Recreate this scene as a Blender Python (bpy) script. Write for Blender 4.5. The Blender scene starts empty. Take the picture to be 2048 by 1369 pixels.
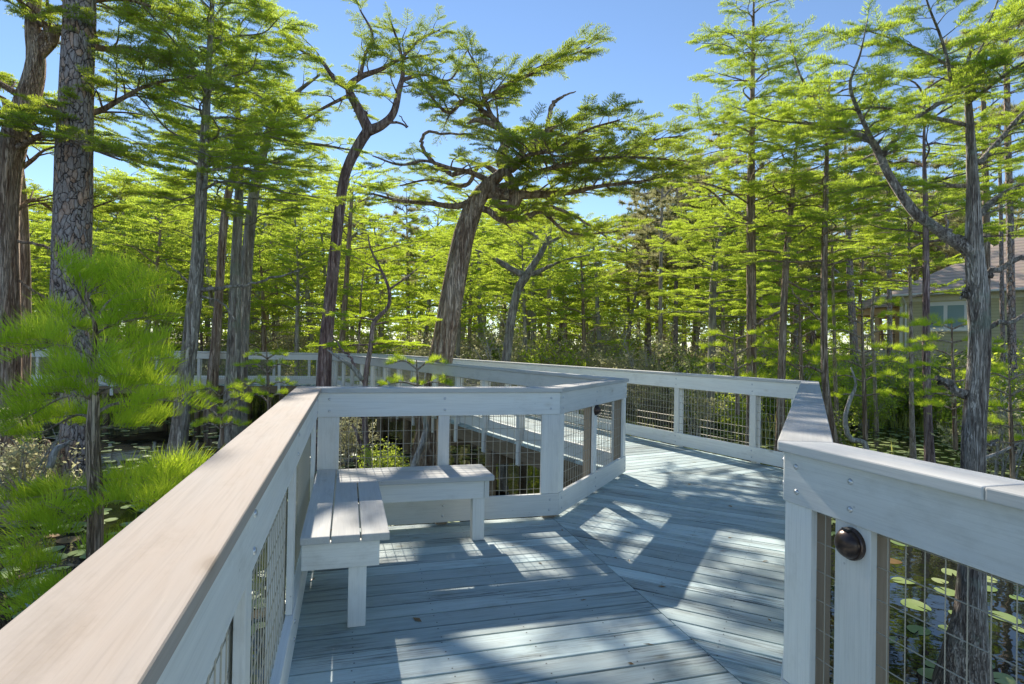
import bpy, math, random
import numpy as np
from mathutils import Matrix, Vector
random.seed(7); rng = np.random.default_rng(7)
R = math.radians
S = bpy.context.scene
COL = S.collection

# ------------------------------------------------------------ camera, sky, sun, exposure
F_PX, PITCH, ROLL, CAM_H = 1149.17, 0.01021, 0.01843, 1.4296      # for a 2048 px wide frame
cam_d = bpy.data.cameras.new('camera'); cam = bpy.data.objects.new('camera', cam_d); COL.objects.link(cam)
cam_d.sensor_width = 36; cam_d.lens = F_PX / 2048 * 36; cam_d.clip_start = .02; cam_d.clip_end = 2000
_f = Vector((0, math.cos(PITCH), math.sin(PITCH))); _r = Vector((1, 0, 0)); _u = Vector((0, -math.sin(PITCH), math.cos(PITCH)))
_c, _s = math.cos(ROLL), math.sin(ROLL)
_R = _c * _r + _s * _u; _U = -_s * _r + _c * _u
cam.matrix_world = Matrix(((_R.x, _U.x, -_f.x, 0), (_R.y, _U.y, -_f.y, 0), (_R.z, _U.z, -_f.z, CAM_H), (0, 0, 0, 1)))
S.camera = cam
SUN_AZ, SUN_EL = -18.0, 33.0          # degrees from +Y, clockwise
W = bpy.data.worlds.new("World"); S.world = W; W.use_nodes = True
wn = W.node_tree.nodes; wl = W.node_tree.links
bg = wn['Background']; sky = wn.new('ShaderNodeTexSky'); sky.sky_type = 'NISHITA'; sky.sun_disc = False
sky.sun_elevation = R(SUN_EL); sky.sun_rotation = R(SUN_AZ); sky.air_density = 1.0; sky.dust_density = 0; sky.altitude = 600; sky.ozone_density = 3.0
wl.new(sky.outputs[0], bg.inputs[0]); bg.inputs[1].default_value = .069
sl = bpy.data.lights.new('sun', 'SUN'); sl.energy = 3.05; sl.angle = R(.5); sl.color = (1, .93, .82)
so = bpy.data.objects.new('sun', sl); COL.objects.link(so)
sd = Vector((math.sin(R(SUN_AZ)) * math.cos(R(SUN_EL)), math.cos(R(SUN_AZ)) * math.cos(R(SUN_EL)), math.sin(R(SUN_EL))))
so.rotation_euler = sd.to_track_quat('Z', 'Y').to_euler()
S.view_settings.view_transform = 'Standard'; S.view_settings.look = 'None'; S.view_settings.gamma = 1
S.view_settings.exposure = 1.4
S.render.engine = 'CYCLES'
S.cycles.max_bounces = 12; S.cycles.diffuse_bounces = 7; S.cycles.glossy_bounces = 3; S.cycles.transmission_bounces = 4
S.cycles.use_denoising = True

def ray(px, py):
    a = px - 1024; b = py - 684.5
    u = _c * a + _s * b; v = -_s * a + _c * b
    x, z, y = u / F_PX, -v / F_PX, 1.
    return np.array([x, y * math.cos(PITCH) - z * math.sin(PITCH), y * math.sin(PITCH) + z * math.cos(PITCH)])
def at(px, py, Y):                       # photo pixel at depth Y metres -> point in the place
    r = ray(px, py); return r * Y / r[1] + np.array([0, 0, CAM_H])
def ground_at(px, py, z):
    r = ray(px, py); t = (z - CAM_H) / r[2]; return r * t + np.array([0, 0, CAM_H])

# ------------------------------------------------------------ materials
MATS = {}
def mat(name):
    m = bpy.data.materials.new(name); m.use_nodes = True; MATS[name] = m
    nt = m.node_tree; return m, nt, nt.nodes, nt.links, nt.nodes['Principled BSDF']
def N(nodes, t, **kw):
    n = nodes.new(t)
    for k, v in kw.items():
        if hasattr(n, k): setattr(n, k, v)
        else: n.inputs[k].default_value = v
    return n
def ramp(nodes, stops):
    r = nodes.new('ShaderNodeValToRGB'); e = r.color_ramp.elements
    while len(e) < len(stops): e.new(.5)
    for i, (p, c) in enumerate(stops):
        e[i].position = p; e[i].color = (*c, 1) if len(c) == 3 else c
    return r
def mixc(nodes, links, a, b, fac, blend='MIX'):
    m = nodes.new('ShaderNodeMix'); m.data_type = 'RGBA'; m.blend_type = blend
    for s, v in ((0, fac), (6, a), (7, b)):
        if isinstance(v, (int, float)): m.inputs[s].default_value = v
        elif isinstance(v, tuple): m.inputs[s].default_value = (*v, 1)
        else: links.new(v, m.inputs[s])
    return m.outputs[2]

def wood(name, base, dark, warm, grain=.35, wear=.0, wearcol=(.1, .1, .1), rough=.6, bump=.25, pits=.3):
    m, nt, n, l, p = mat(name)
    a = N(n, 'ShaderNodeAttribute', attribute_name='lc')
    mp = N(n, 'ShaderNodeMapping'); mp.inputs['Scale'].default_value = (1.6, 38, 38); l.new(a.outputs['Vector'], mp.inputs[0])
    n1 = N(n, 'ShaderNodeTexNoise', Scale=1.0, Detail=6.0, Roughness=.62, Distortion=.6); l.new(mp.outputs[0], n1.inputs['Vector'])
    r1 = ramp(n, [(.3, dark), (.62, base)]); l.new(n1.outputs[0], r1.inputs[0])
    mp2 = N(n, 'ShaderNodeMapping'); mp2.inputs['Scale'].default_value = (1.3, 5, 5); l.new(a.outputs['Vector'], mp2.inputs[0])
    n2 = N(n, 'ShaderNodeTexNoise', Scale=1.5, Detail=4.0, Roughness=.6); l.new(mp2.outputs[0], n2.inputs['Vector'])
    r2 = ramp(n, [(.35, (0, 0, 0)), (.75, (1, 1, 1))]); l.new(n2.outputs[0], r2.inputs[0])
    c = mixc(n, l, base, r1.outputs[0], grain)
    mth = N(n, 'ShaderNodeMath', operation='MULTIPLY'); mth.inputs[1].default_value = .55; l.new(r2.outputs[0], mth.inputs[0])
    c = mixc(n, l, c, warm, mth.outputs[0])
    oi = N(n, 'ShaderNodeAttribute', attribute_name='rnd')
    hs = N(n, 'ShaderNodeHueSaturation'); l.new(c, hs.inputs['Color'])
    mr = N(n, 'ShaderNodeMapRange'); mr.inputs[3].default_value = .70 if wear else .86; mr.inputs[4].default_value = 1.12; l.new(oi.outputs['Fac'], mr.inputs[0]); l.new(mr.outputs[0], hs.inputs['Value'])
    c = hs.outputs[0]
    if wear > 0:
        mp3 = N(n, 'ShaderNodeMapping'); mp3.inputs['Scale'].default_value = (2.2, 85, 85); l.new(a.outputs['Vector'], mp3.inputs[0])
        n3 = N(n, 'ShaderNodeTexNoise', Scale=1.0, Detail=5.0, Roughness=.75, Distortion=.3); l.new(mp3.outputs[0], n3.inputs['Vector'])
        mp4 = N(n, 'ShaderNodeMapping'); mp4.inputs['Scale'].default_value = (1.1, 6, 6); l.new(a.outputs['Vector'], mp4.inputs[0])
        n4 = N(n, 'ShaderNodeTexNoise', Scale=1.1, Detail=3.0); l.new(mp4.outputs[0], n4.inputs['Vector'])
        r4 = ramp(n, [(.49, (0, 0, 0)), (.66, (1, 1, 1))]); l.new(n4.outputs[0], r4.inputs[0])
        r3 = ramp(n, [(.46, (0, 0, 0)), (.60, (1, 1, 1))]); l.new(n3.outputs[0], r3.inputs[0])
        mm = N(n, 'ShaderNodeMath', operation='MULTIPLY'); l.new(r3.outputs[0], mm.inputs[0]); l.new(r4.outputs[0], mm.inputs[1])
        m2 = N(n, 'ShaderNodeMath', operation='MULTIPLY'); l.new(mm.outputs[0], m2.inputs[0]); m2.inputs[1].default_value = wear
        c = mixc(n, l, c, wearcol, m2.outputs[0])
    ms_ = N(n, 'ShaderNodeMapping'); ms_.inputs['Scale'].default_value = (1, 2.2, 2.2); l.new(a.outputs['Vector'], ms_.inputs[0])
    nst = N(n, 'ShaderNodeTexNoise', Scale=2.3, Detail=7.0, Roughness=.72); l.new(ms_.outputs[0], nst.inputs['Vector'])
    rst = ramp(n, [(.30, (.70, .68, .64)), (.47, (1, 1, 1)), (.62, (1, 1, 1)), (.8, (1.0, .99, .97))]); l.new(nst.outputs[0], rst.inputs[0]); c = mixc(n, l, c, rst.outputs[0], .9 if wear else .5, 'MULTIPLY')
    fg_ = N(n, 'ShaderNodeMapping'); fg_.inputs['Scale'].default_value = (5, 190, 190); l.new(a.outputs['Vector'], fg_.inputs[0])
    nfg = N(n, 'ShaderNodeTexNoise', Scale=1.0, Detail=2.0, Distortion=.3); l.new(fg_.outputs[0], nfg.inputs['Vector'])
    rfg = ramp(n, [(.36, (.80, .79, .77)), (.5, (1, 1, 1))]); l.new(nfg.outputs[0], rfg.inputs[0]); c = mixc(n, l, c, rfg.outputs[0], .8 if wear else .3, 'MULTIPLY')
    mk_ = N(n, 'ShaderNodeMapping'); mk_.inputs['Scale'].default_value = (1.5, 3.2, 3.2); l.new(a.outputs['Vector'], mk_.inputs[0])
    vk = N(n, 'ShaderNodeTexVoronoi', Scale=1.0); l.new(mk_.outputs[0], vk.inputs['Vector'])
    rk = ramp(n, [(0, (.45, .38, .30)), (.035, (.62, .55, .46)), (.05, (.86, .82, .76)), (.09, (1, 1, 1))]); l.new(vk.outputs['Distance'], rk.inputs[0]); c = mixc(n, l, c, rk.outputs[0], .8 if wear else .55, 'MULTIPLY')
    v = N(n, 'ShaderNodeTexVoronoi', Scale=9.0); l.new(a.outputs['Vector'], v.inputs['Vector'])
    rv = ramp(n, [(.025, (1, 1, 1)), (.045, (0, 0, 0))]); l.new(v.outputs['Distance'], rv.inputs[0])
    mv = N(n, 'ShaderNodeMath', operation='MULTIPLY'); mv.inputs[1].default_value = pits; l.new(rv.outputs[0], mv.inputs[0])
    c = mixc(n, l, c, (.12, .1, .08), mv.outputs[0])
    l.new(c, p.inputs['Base Color']); p.inputs['Roughness'].default_value = rough; p.inputs['Specular IOR Level'].default_value = .2
    b = N(n, 'ShaderNodeBump', Strength=bump, Distance=.004); l.new(n1.outputs[0], b.inputs['Height']); l.new(b.outputs[0], p.inputs['Normal'])
    return m
wood('rail_paint', (.84, .83, .77), (.66, .66, .62), (.80, .76, .67), grain=.5)
wood('cap_sun_tint', (.48, .42, .36), (.37, .33, .29), (.44, .33, .24), grain=.6, rough=.85)  # cap colour with the sunlight's warm tan mixed in, for the near left rail
wood('cap_pale', (.60, .60, .57), (.45, .46, .45), (.57, .52, .45), grain=.6, rough=.85)
wood('deck_paint', (.55, .67, .66), (.40, .50, .50), (.62, .65, .61), grain=.8, wear=1., wearcol=(.09, .095, .09), rough=.7, bump=.6)
wood('tan_wood', (.42, .33, .23), (.25, .18, .12), (.50, .38, .27), grain=.7, rough=.8)
wood('joist_wood', (.26, .19, .12), (.13, .09, .06), (.30, .24, .16), grain=.8, rough=.85)

def leafm(name, c1, c2, tr, trans=.5, rough=.55, yellow=None, scale=.7):
    m, nt, n, l, p = mat(name)
    g = N(n, 'ShaderNodeNewGeometry')
    nz = N(n, 'ShaderNodeTexNoise', Scale=scale, Detail=3.0); l.new(g.outputs['Position'], nz.inputs['Vector'])
    at_ = N(n, 'ShaderNodeAttribute', attribute_name='rnd')
    ad = N(n, 'ShaderNodeMath', operation='MULTIPLY_ADD'); ad.inputs[1].default_value = .45; l.new(at_.outputs['Fac'], ad.inputs[0]); l.new(nz.outputs[0], ad.inputs[2])
    rr = ramp(n, [(.45, c1), (.95, c2)] + ([(1.0, yellow)] if yellow else [])); l.new(ad.outputs[0], rr.inputs[0])
    l.new(rr.outputs[0], p.inputs['Base Color']); p.inputs['Roughness'].default_value = rough; p.inputs['Specular IOR Level'].default_value = .25
    t = N(n, 'ShaderNodeBsdfTranslucent')
    tc = mixc(n, l, rr.outputs[0], tr, .6); l.new(tc, t.inputs[0])
    ms = N(n, 'ShaderNodeMixShader'); ms.inputs[0].default_value = trans
    l.new(p.outputs[0], ms.inputs[1]); l.new(t.outputs[0], ms.inputs[2]); l.new(ms.outputs[0], n['Material Output'].inputs[0])
    return m
leafm('cypress_leaf', (.17, .31, .025), (.42, .54, .05), (.84, .98, .10), .64)
leafm('cypress_leaf_dark', (.15, .25, .025), (.36, .43, .04), (.72, .85, .08), .6)
leafm('young_leaf', (.13, .27, .015), (.52, .66, .06), (.85, 1.0, .06), .55)
leafm('pine_leaf', (.20, .21, .09), (.42, .38, .18), (.6, .58, .25), .45)
leafm('shrub_pale', (.36, .36, .16), (.68, .60, .38), (.8, .8, .4), .5)
leafm('shrub_green', (.24, .38, .04), (.50, .60, .08), (.85, .95, .1), .58)
leafm('shrub_dark', (.10, .17, .03), (.24, .32, .06), (.5, .62, .1), .5)
leafm('reed', (.28, .34, .06), (.55, .54, .16), (.8, .8, .2), .5)
leafm('pad_leaf', (.20, .30, .09), (.42, .48, .20), (.4, .5, .15), .12, rough=.28, scale=3)
leafm('pad_brown', (.20, .12, .05), (.35, .22, .08), (.4, .25, .1), .1, rough=.4, scale=3)

def bark(name, c1, c2, c3, sc=(14, 14, 1.1), lichen=0., plates=False, bumpd=.03, streak=(.5, .6)):
    m, nt, n, l, p = mat(name)
    tc = N(n, 'ShaderNodeTexCoord'); mp = N(n, 'ShaderNodeMapping'); mp.inputs['Scale'].default_value = sc; l.new(tc.outputs['Object'], mp.inputs[0])
    n1 = N(n, 'ShaderNodeTexNoise', Scale=1.0, Detail=6.0, Roughness=.6, Distortion=.9); l.new(mp.outputs[0], n1.inputs['Vector'])
    r1 = ramp(n, [(.40, c1), (.5, c2), (.62, c3)]); l.new(n1.outputs[0], r1.inputs[0]); c = r1.outputs[0]; h = n1.outputs[0]
    if not plates:
        mpf = N(n, 'ShaderNodeMapping'); mpf.inputs['Scale'].default_value = (sc[0] * 1.6, sc[1] * 1.6, sc[2] * .9); l.new(tc.outputs['Object'], mpf.inputs[0])
        nf = N(n, 'ShaderNodeTexNoise', Scale=1.3, Detail=5.0, Roughness=.7, Distortion=1.6); l.new(mpf.outputs[0], nf.inputs['Vector'])
        df = N(n, 'ShaderNodeMath', operation='SUBTRACT'); df.inputs[1].default_value = .5; l.new(nf.outputs[0], df.inputs[0]); ab = N(n, 'ShaderNodeMath', operation='ABSOLUTE'); l.new(df.outputs[0], ab.inputs[0])
        rf = ramp(n, [(0, (.36, .32, .30)), (.05, (1, 1, 1))]); l.new(ab.outputs[0], rf.inputs[0]); c = mixc(n, l, c, rf.outputs[0], .7, 'MULTIPLY')
        sm = N(n, 'ShaderNodeMath', operation='MULTIPLY_ADD'); sm.inputs[1].default_value = .7; l.new(rf.outputs[0], sm.inputs[0]); l.new(n1.outputs[0], sm.inputs[2]); h = sm.outputs[0]
    if plates:
        ns = N(n, 'ShaderNodeTexNoise', Scale=5.0, Detail=3.0); l.new(tc.outputs['Object'], ns.inputs['Vector'])
        mxv = N(n, 'ShaderNodeVectorMath', operation='MULTIPLY_ADD'); mxv.inputs[1].default_value = (1.7, 1.7, 2.2); l.new(ns.outputs['Color'], mxv.inputs[0])
        mp2 = N(n, 'ShaderNodeMapping'); mp2.inputs['Scale'].default_value = (15, 15, 6.0); l.new(tc.outputs['Object'], mp2.inputs[0]); l.new(mp2.outputs[0], mxv.inputs[2])
        v = N(n, 'ShaderNodeTexVoronoi', feature='DISTANCE_TO_EDGE', Scale=1.0); l.new(mxv.outputs[0], v.inputs['Vector'])
        v2 = N(n, 'ShaderNodeTexVoronoi', Scale=1.0); l.new(mxv.outputs[0], v2.inputs['Vector'])
        rc = ramp(n, [(0, (.16, .15, .16)), (.3, (.30, .28, .29)), (.62, (.22, .17, .15)), (.8, (.62, .30, .14)), (1, (.33, .32, .33))]); sx = N(n, 'ShaderNodeSeparateColor'); l.new(v2.outputs['Color'], sx.inputs[0]); l.new(sx.outputs[0], rc.inputs[0])
        c = mixc(n, l, c, rc.outputs[0], .45)
        re = ramp(n, [(0.0, (0, 0, 0)), (.045, (.8, .8, .8)), (.2, (1, 1, 1))]); l.new(v.outputs['Distance'], re.inputs[0])
        c = mixc(n, l, (.10, .08, .07), c, re.outputs[0])
        mt = N(n, 'ShaderNodeMath', operation='MULTIPLY_ADD'); mt.inputs[1].default_value = 1.6; l.new(re.outputs[0], mt.inputs[0]); l.new(n1.outputs[0], mt.inputs[2]); h = mt.outputs[0]
    if lichen > 0:
        n2 = N(n, 'ShaderNodeTexNoise', Scale=2.6, Detail=5.0, Roughness=.7); l.new(tc.outputs['Object'], n2.inputs['Vector'])
        rl = ramp(n, [(.62 - .14 * lichen, (0, 0, 0)), (.70 - .12 * lichen, (1, 1, 1))]); l.new(n2.outputs[0], rl.inputs[0])
        ml = N(n, 'ShaderNodeMath', operation='MULTIPLY'); ml.inputs[1].default_value = .75; l.new(rl.outputs[0], ml.inputs[0])
        c = mixc(n, l, c, (.42, .45, .34), ml.outputs[0])
    l.new(c, p.inputs['Base Color']); p.inputs['Roughness'].default_value = .9; p.inputs['Specular IOR Level'].default_value = .2
    b = N(n, 'ShaderNodeBump', Strength=1.0, Distance=bumpd); l.new(h, b.inputs['Height']); l.new(b.outputs[0], p.inputs['Normal'])
    return m
bark('bark_cypress', (.34, .22, .15), (.60, .44, .32), (.78, .62, .48), bumpd=.05)
bark('bark_red', (.26, .165, .155), (.47, .33, .31), (.64, .48, .44), bumpd=.04)
bark('bark_gray', (.34, .29, .24), (.58, .52, .44), (.76, .70, .60), lichen=.35, bumpd=.04)
bark('bark_lichen', (.34, .29, .25), (.56, .52, .44), (.74, .70, .60), lichen=.9, bumpd=.045)
bark('bark_near', (.30, .235, .19), (.56, .47, .38), (.74, .65, .55), sc=(26, 26, 2.2), lichen=.45, bumpd=.02)
bark('bark_pine', (.38, .28, .23), (.58, .46, .40), (.72, .62, .55), sc=(22, 22, 9), plates=True, bumpd=.03)
bark('bark_twig', (.26, .20, .15), (.46, .37, .28), (.60, .50, .40), sc=(20, 20, 5), bumpd=.006)
bark('bark_dead', (.36, .32, .28), (.56, .52, .47), (.72, .68, .62), sc=(20, 20, 3), bumpd=.01, lichen=.5)

def simple(name, col, rough=.5, metal=0., noise=0., nscale=8.):
    m, nt, n, l, p = mat(name); p.inputs['Base Color'].default_value = (*col, 1); p.inputs['Roughness'].default_value = rough; p.inputs['Metallic'].default_value = metal
    if noise:
        tc = N(n, 'ShaderNodeTexCoord'); nz = N(n, 'ShaderNodeTexNoise', Scale=nscale, Detail=4.0); l.new(tc.outputs['Object'], nz.inputs['Vector'])
        r = ramp(n, [(.3, tuple(x * (1 - noise) for x in col)), (.7, tuple(min(1, x * (1 + noise)) for x in col))]); l.new(nz.outputs[0], r.inputs[0]); l.new(r.outputs[0], p.inputs['Base Color'])
    return m
simple('wire', (.46, .42, .33), .5, .25)
simple('bolt_metal', (.6, .6, .6), .3, .9)
simple('bronze', (.085, .06, .05), .28, .75, .35, 30)
simple('screw_dark', (.03, .03, .03), .6)
simple('house_trim', (.85, .81, .66), .6, 0, .05)
simple('house_peach', (.90, .62, .38), .6, 0, .06)
simple('rail_brown', (.30, .17, .10), .6, 0, .1)
simple('gutter', (.8, .78, .68), .5); simple('window_white', (.95, .93, .85), .5)
m, nt, n, l, p = mat('glass'); p.inputs['Base Color'].default_value = (.30, .42, .42, 1); p.inputs['Roughness'].default_value = .12
m, nt, n, l, p = mat('siding')
tc = N(n, 'ShaderNodeTexCoord'); sx = N(n, 'ShaderNodeSeparateXYZ'); l.new(tc.outputs['Object'], sx.inputs[0])
md = N(n, 'ShaderNodeMath', operation='FRACT'); mu = N(n, 'ShaderNodeMath', operation='MULTIPLY'); mu.inputs[1].default_value = 5.5; l.new(sx.outputs[2], mu.inputs[0]); l.new(mu.outputs[0], md.inputs[0])
rr = ramp(n, [(0, (.28, .25, .12)), (.10, (.62, .56, .32)), (1, (.70, .63, .37))]); l.new(md.outputs[0], rr.inputs[0]); l.new(rr.outputs[0], p.inputs['Base Color']); p.inputs['Roughness'].default_value = .7
bb = N(n, 'ShaderNodeBump', Strength=.8, Distance=.02); l.new(md.outputs[0], bb.inputs['Height']); l.new(bb.outputs[0], p.inputs['Normal'])
m, nt, n, l, p = mat('roof_tile')
tc = N(n, 'ShaderNodeTexCoord'); sx = N(n, 'ShaderNodeSeparateXYZ'); l.new(tc.outputs['Object'], sx.inputs[0])
mu = N(n, 'ShaderNodeMath', operation='MULTIPLY'); mu.inputs[1].default_value = 4.6; l.new(sx.outputs[2], mu.inputs[0]); md = N(n, 'ShaderNodeMath', operation='FRACT'); l.new(mu.outputs[0], md.inputs[0])
rr = ramp(n, [(0, (.14, .09, .06)), (.16, (.54, .38, .26)), (1, (.70, .51, .36))]); l.new(md.outputs[0], rr.inputs[0])
nz = N(n, 'ShaderNodeTexNoise', Scale=6.0, Detail=3.0); l.new(tc.outputs['Object'], nz.inputs['Vector'])
cc = mixc(n, l, rr.outputs[0], nz.outputs['Color'], .12); l.new(cc, p.inputs['Base Color']); p.inputs['Roughness'].default_value = .8
bb = N(n, 'ShaderNodeBump', Strength=1., Distance=.05); l.new(md.outputs[0], bb.inputs['Height']); l.new(bb.outputs[0], p.inputs['Normal'])
m, nt, n, l, p = mat('water')
p.inputs['Base Color'].default_value = (.012, .014, .010, 1); p.inputs['Roughness'].default_value = .015; p.inputs['IOR'].default_value = 1.36; p.inputs['Specular IOR Level'].default_value = .9
tc = N(n, 'ShaderNodeNewGeometry'); nz = N(n, 'ShaderNodeTexNoise', Scale=2.2, Detail=3.0); l.new(tc.outputs['Position'], nz.inputs['Vector'])
bb = N(n, 'ShaderNodeBump', Strength=.25, Distance=.02); l.new(nz.outputs[0], bb.inputs['Height']); l.new(bb.outputs[0], p.inputs['Normal'])
m, nt, n, l, p = mat('soil')
tc = N(n, 'ShaderNodeNewGeometry'); nz = N(n, 'ShaderNodeTexNoise', Scale=.8, Detail=8.0, Roughness=.7); l.new(tc.outputs['Position'], nz.inputs['Vector'])
rr = ramp(n, [(.35, (.06, .045, .03)), (.5, (.14, .12, .06)), (.65, (.12, .16, .04))]); l.new(nz.outputs[0], rr.inputs[0]); l.new(rr.outputs[0], p.inputs['Base Color']); p.inputs['Roughness'].default_value = .95

# ------------------------------------------------------------ mesh helpers
class MB:
    """collects faces; every piece carries a local coordinate (lc) for wood grain and a random number"""
    def __init__(s): s.v = []; s.f = []; s.lc = []; s.rn = []; s.mi = []; s.nv = 0
    def add(s, V, Fs, lc=None, rn=None, mi=0):
        V = np.asarray(V, float); o = s.nv; s.v.append(V); s.nv += len(V)
        s.lc.append(np.asarray(lc, float) if lc is not None else V); s.rn.append(np.full(len(V), random.random() if rn is None else rn) if np.ndim(rn) == 0 else np.asarray(rn))
        for f in Fs: s.f.append(tuple(o + i for i in f)); s.mi.append(mi)
    def prism(s, poly, z0, z1, along=None):
        """vertical prism over a plan polygon (counter-clockwise or not)"""
        poly = np.asarray(poly, float); k = len(poly)
        ar = sum(poly[i][0] * poly[(i + 1) % k][1] - poly[(i + 1) % k][0] * poly[i][1] for i in range(k))
        if ar < 0: poly = poly[::-1]
        V = np.vstack([np.c_[poly, np.full(k, z0)], np.c_[poly, np.full(k, z1)]])
        F = [tuple(range(k - 1, -1, -1)), tuple(range(k, 2 * k))] + [(i, (i + 1) % k, k + (i + 1) % k, k + i) for i in range(k)]
        lc = None
        if along is not None:
            a = np.asarray(along, float); a = a / np.linalg.norm(a); b = np.array([-a[1], a[0]]); off = rng.random(3) * 40
            lc = np.c_[V[:, :2] @ a + off[0], V[:, :2] @ b + off[1], V[:, 2] + off[2]]
        s.add(V, F, lc)
    def post(s, c, dirx, hw, hd, z0, z1):
        """upright timber: centre c, half width hw along dirx, half depth hd across"""
        a = np.asarray(dirx[:2], float); a /= np.linalg.norm(a); b = np.array([-a[1], a[0]]); c = np.asarray(c[:2], float)
        poly = [c - a * hw - b * hd, c + a * hw - b * hd, c + a * hw + b * hd, c - a * hw + b * hd]
        V = np.vstack([np.c_[poly, np.full(4, z0)], np.c_[poly, np.full(4, z1)]])
        F = [(3, 2, 1, 0), (4, 5, 6, 7)] + [(i, (i + 1) % 4, 4 + (i + 1) % 4, 4 + i) for i in range(4)]
        off = rng.random(3) * 40; lc = np.c_[V[:, 2] + off[0], V[:, :2] @ a + off[1], V[:, :2] @ b + off[2]]
        s.add(V, F, lc)
    def box(s, c, ax, ay, az, hx, hy, hz):
        c = np.asarray(c, float); ax, ay, az = [np.asarray(q, float) / np.linalg.norm(q) for q in (ax, ay, az)]
        V = [c + sx * hx * ax + sy * hy * ay + sz * hz * az for sz in (-1, 1) for sx, sy in ((-1, -1), (1, -1), (1, 1), (-1, 1))]
        V = np.array(V); off = rng.random(3) * 40; lc = np.c_[(V - c) @ ax, (V - c) @ ay, (V - c) @ az] + off
        s.add(V, [(3, 2, 1, 0), (4, 5, 6, 7)] + [(i, (i + 1) % 4, 4 + (i + 1) % 4, 4 + i) for i in range(4)], lc)
    def tube(s, pts, rad, sides=8, flute=0., mi=0, wob=0., close=True, twist=0.):
        pts = np.asarray(pts, float); n = len(pts); rad = np.broadcast_to(np.asarray(rad, float), (n,))
        T = np.gradient(pts, axis=0); T /= np.linalg.norm(T, axis=1)[:, None] + 1e-12
        ref = np.array([1., 0, 0]) if abs(T[0][0]) < .8 else np.array([0, 1., 0])
        u = np.cross(T[0], ref); u /= np.linalg.norm(u); rings = []
        ang = np.linspace(0, 2 * np.pi, sides, endpoint=False)
        ph = rng.random(4) * 6.28
        for i in range(n):
            u = u - T[i] * (u @ T[i]); u /= np.linalg.norm(u) + 1e-12; w = np.cross(T[i], u)
            r = np.full(sides, rad[i])
            if flute: 
                fl = flute(i / (n - 1)) if callable(flute) else flute
                r = r * (1 + fl * (.6 * np.sin(5 * ang + ph[0] + twist * i) + .4 * np.sin(8 * ang + ph[1] - .7 * twist * i) + .3 * np.sin(3 * ang + ph[2])))
            if wob: r = r * (1 + wob * (rng.random(sides) - .5))
            rings.append(pts[i] + np.outer(np.cos(ang) * r, u) + np.outer(np.sin(ang) * r, w))
        V = np.vstack(rings); F = []
        for i in range(n - 1):
            for j in range(sides):
                k = (j + 1) % sides; F.append((i * sides + j, i * sides + k, (i + 1) * sides + k, (i + 1) * sides + j))
        if close: F.append(tuple(range(sides - 1, -1, -1))); F.append(tuple((n - 1) * sides + j for j in range(sides)))
        s.add(V, F, mi=mi)
    def sphere(s, c, r, seg=12, rings=8, sc=(1, 1, 1), half=False):
        V = []; F = []
        for i in range(rings + 1):
            t = (math.pi / (2 if half else 1)) * i / rings
            for j in range(seg):
                a = 2 * math.pi * j / seg; V.append((c[0] + r * sc[0] * math.sin(t) * math.cos(a), c[1] + r * sc[1] * math.sin(t) * math.sin(a), c[2] + r * sc[2] * math.cos(t)))
        for i in range(rings):
            for j in range(seg):
                k = (j + 1) % seg; F.append((i * seg + j, (i + 1) * seg + j, (i + 1) * seg + k, i * seg + k))
        s.add(V, F)
    def build(s, name, m, parent=None, bevel=0., smooth=False, origin=None):
        V = np.vstack(s.v); 
        if origin is not None: V = V - np.asarray(origin, float)
        me = fast_mesh(name, V, s.f, s.mi); 
        a = me.attributes.new('lc', 'FLOAT_VECTOR', 'POINT'); a.data.foreach_set('vector', np.vstack(s.lc).astype(np.float32).ravel())
        a = me.attributes.new('rnd', 'FLOAT', 'POINT'); a.data.foreach_set('value', np.concatenate(s.rn).astype(np.float32))
        o = link(name, me, m, parent)
        if origin is not None and parent is None: o.location = origin
        if smooth: me.polygons.foreach_set('use_smooth', np.ones(len(me.polygons), bool))
        if bevel:
            b = o.modifiers.new('bevel', 'BEVEL'); b.width = bevel; b.segments = 2; b.limit_method = 'ANGLE'
        return o
def fast_mesh(name, V, F, mi=None):
    me = bpy.data.meshes.new(name); V = np.ascontiguousarray(V, np.float32)
    if isinstance(F, np.ndarray): k = F.shape[1]; nl = F.size; tot = np.full(len(F), k, np.int32); loops = F.ravel().astype(np.int32)
    else: tot = np.array([len(f) for f in F], np.int32); loops = np.fromiter((i for f in F for i in f), np.int32); nl = len(loops)
    me.vertices.add(len(V)); me.vertices.foreach_set('co', V.ravel())
    me.loops.add(nl); me.loops.foreach_set('vertex_index', loops)
    me.polygons.add(len(tot)); me.polygons.foreach_set('loop_start', np.r_[0, np.cumsum(tot)[:-1]].astype(np.int32))
    if mi is not None and len(mi) and max(mi) > 0: me.polygons.foreach_set('material_index', np.array(mi, np.int32))
    me.update(calc_edges=True); me.polygons.foreach_set('use_smooth', np.zeros(len(me.polygons), bool)); return me
def link(name, me, m, parent=None):
    o = bpy.data.objects.new(name, me); COL.objects.link(o)
    for x in (m if isinstance(m, (list, tuple)) else [m]): me.materials.append(MATS[x])
    if parent is not None: o.parent = parent
    return o
def tag(o, label=None, cat=None, group=None, kind=None):
    if label: o['label'] = label
    if cat: o['category'] = cat
    if group: o['group'] = group
    if kind: o['kind'] = kind
    return o
def empty(name, loc=(0, 0, 0)):
    o = bpy.data.objects.new(name, None); COL.objects.link(o); o.location = loc; o.empty_display_size = .2; return o
def copy_tree(o, parent=None):
    c = o.copy(); COL.objects.link(c)
    if parent is not None: c.parent = parent
    for ch in list(o.children): copy_tree(ch, c)
    return c
def U(a): a = np.asarray(a, float); return a / (np.linalg.norm(a) + 1e-12)
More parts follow.
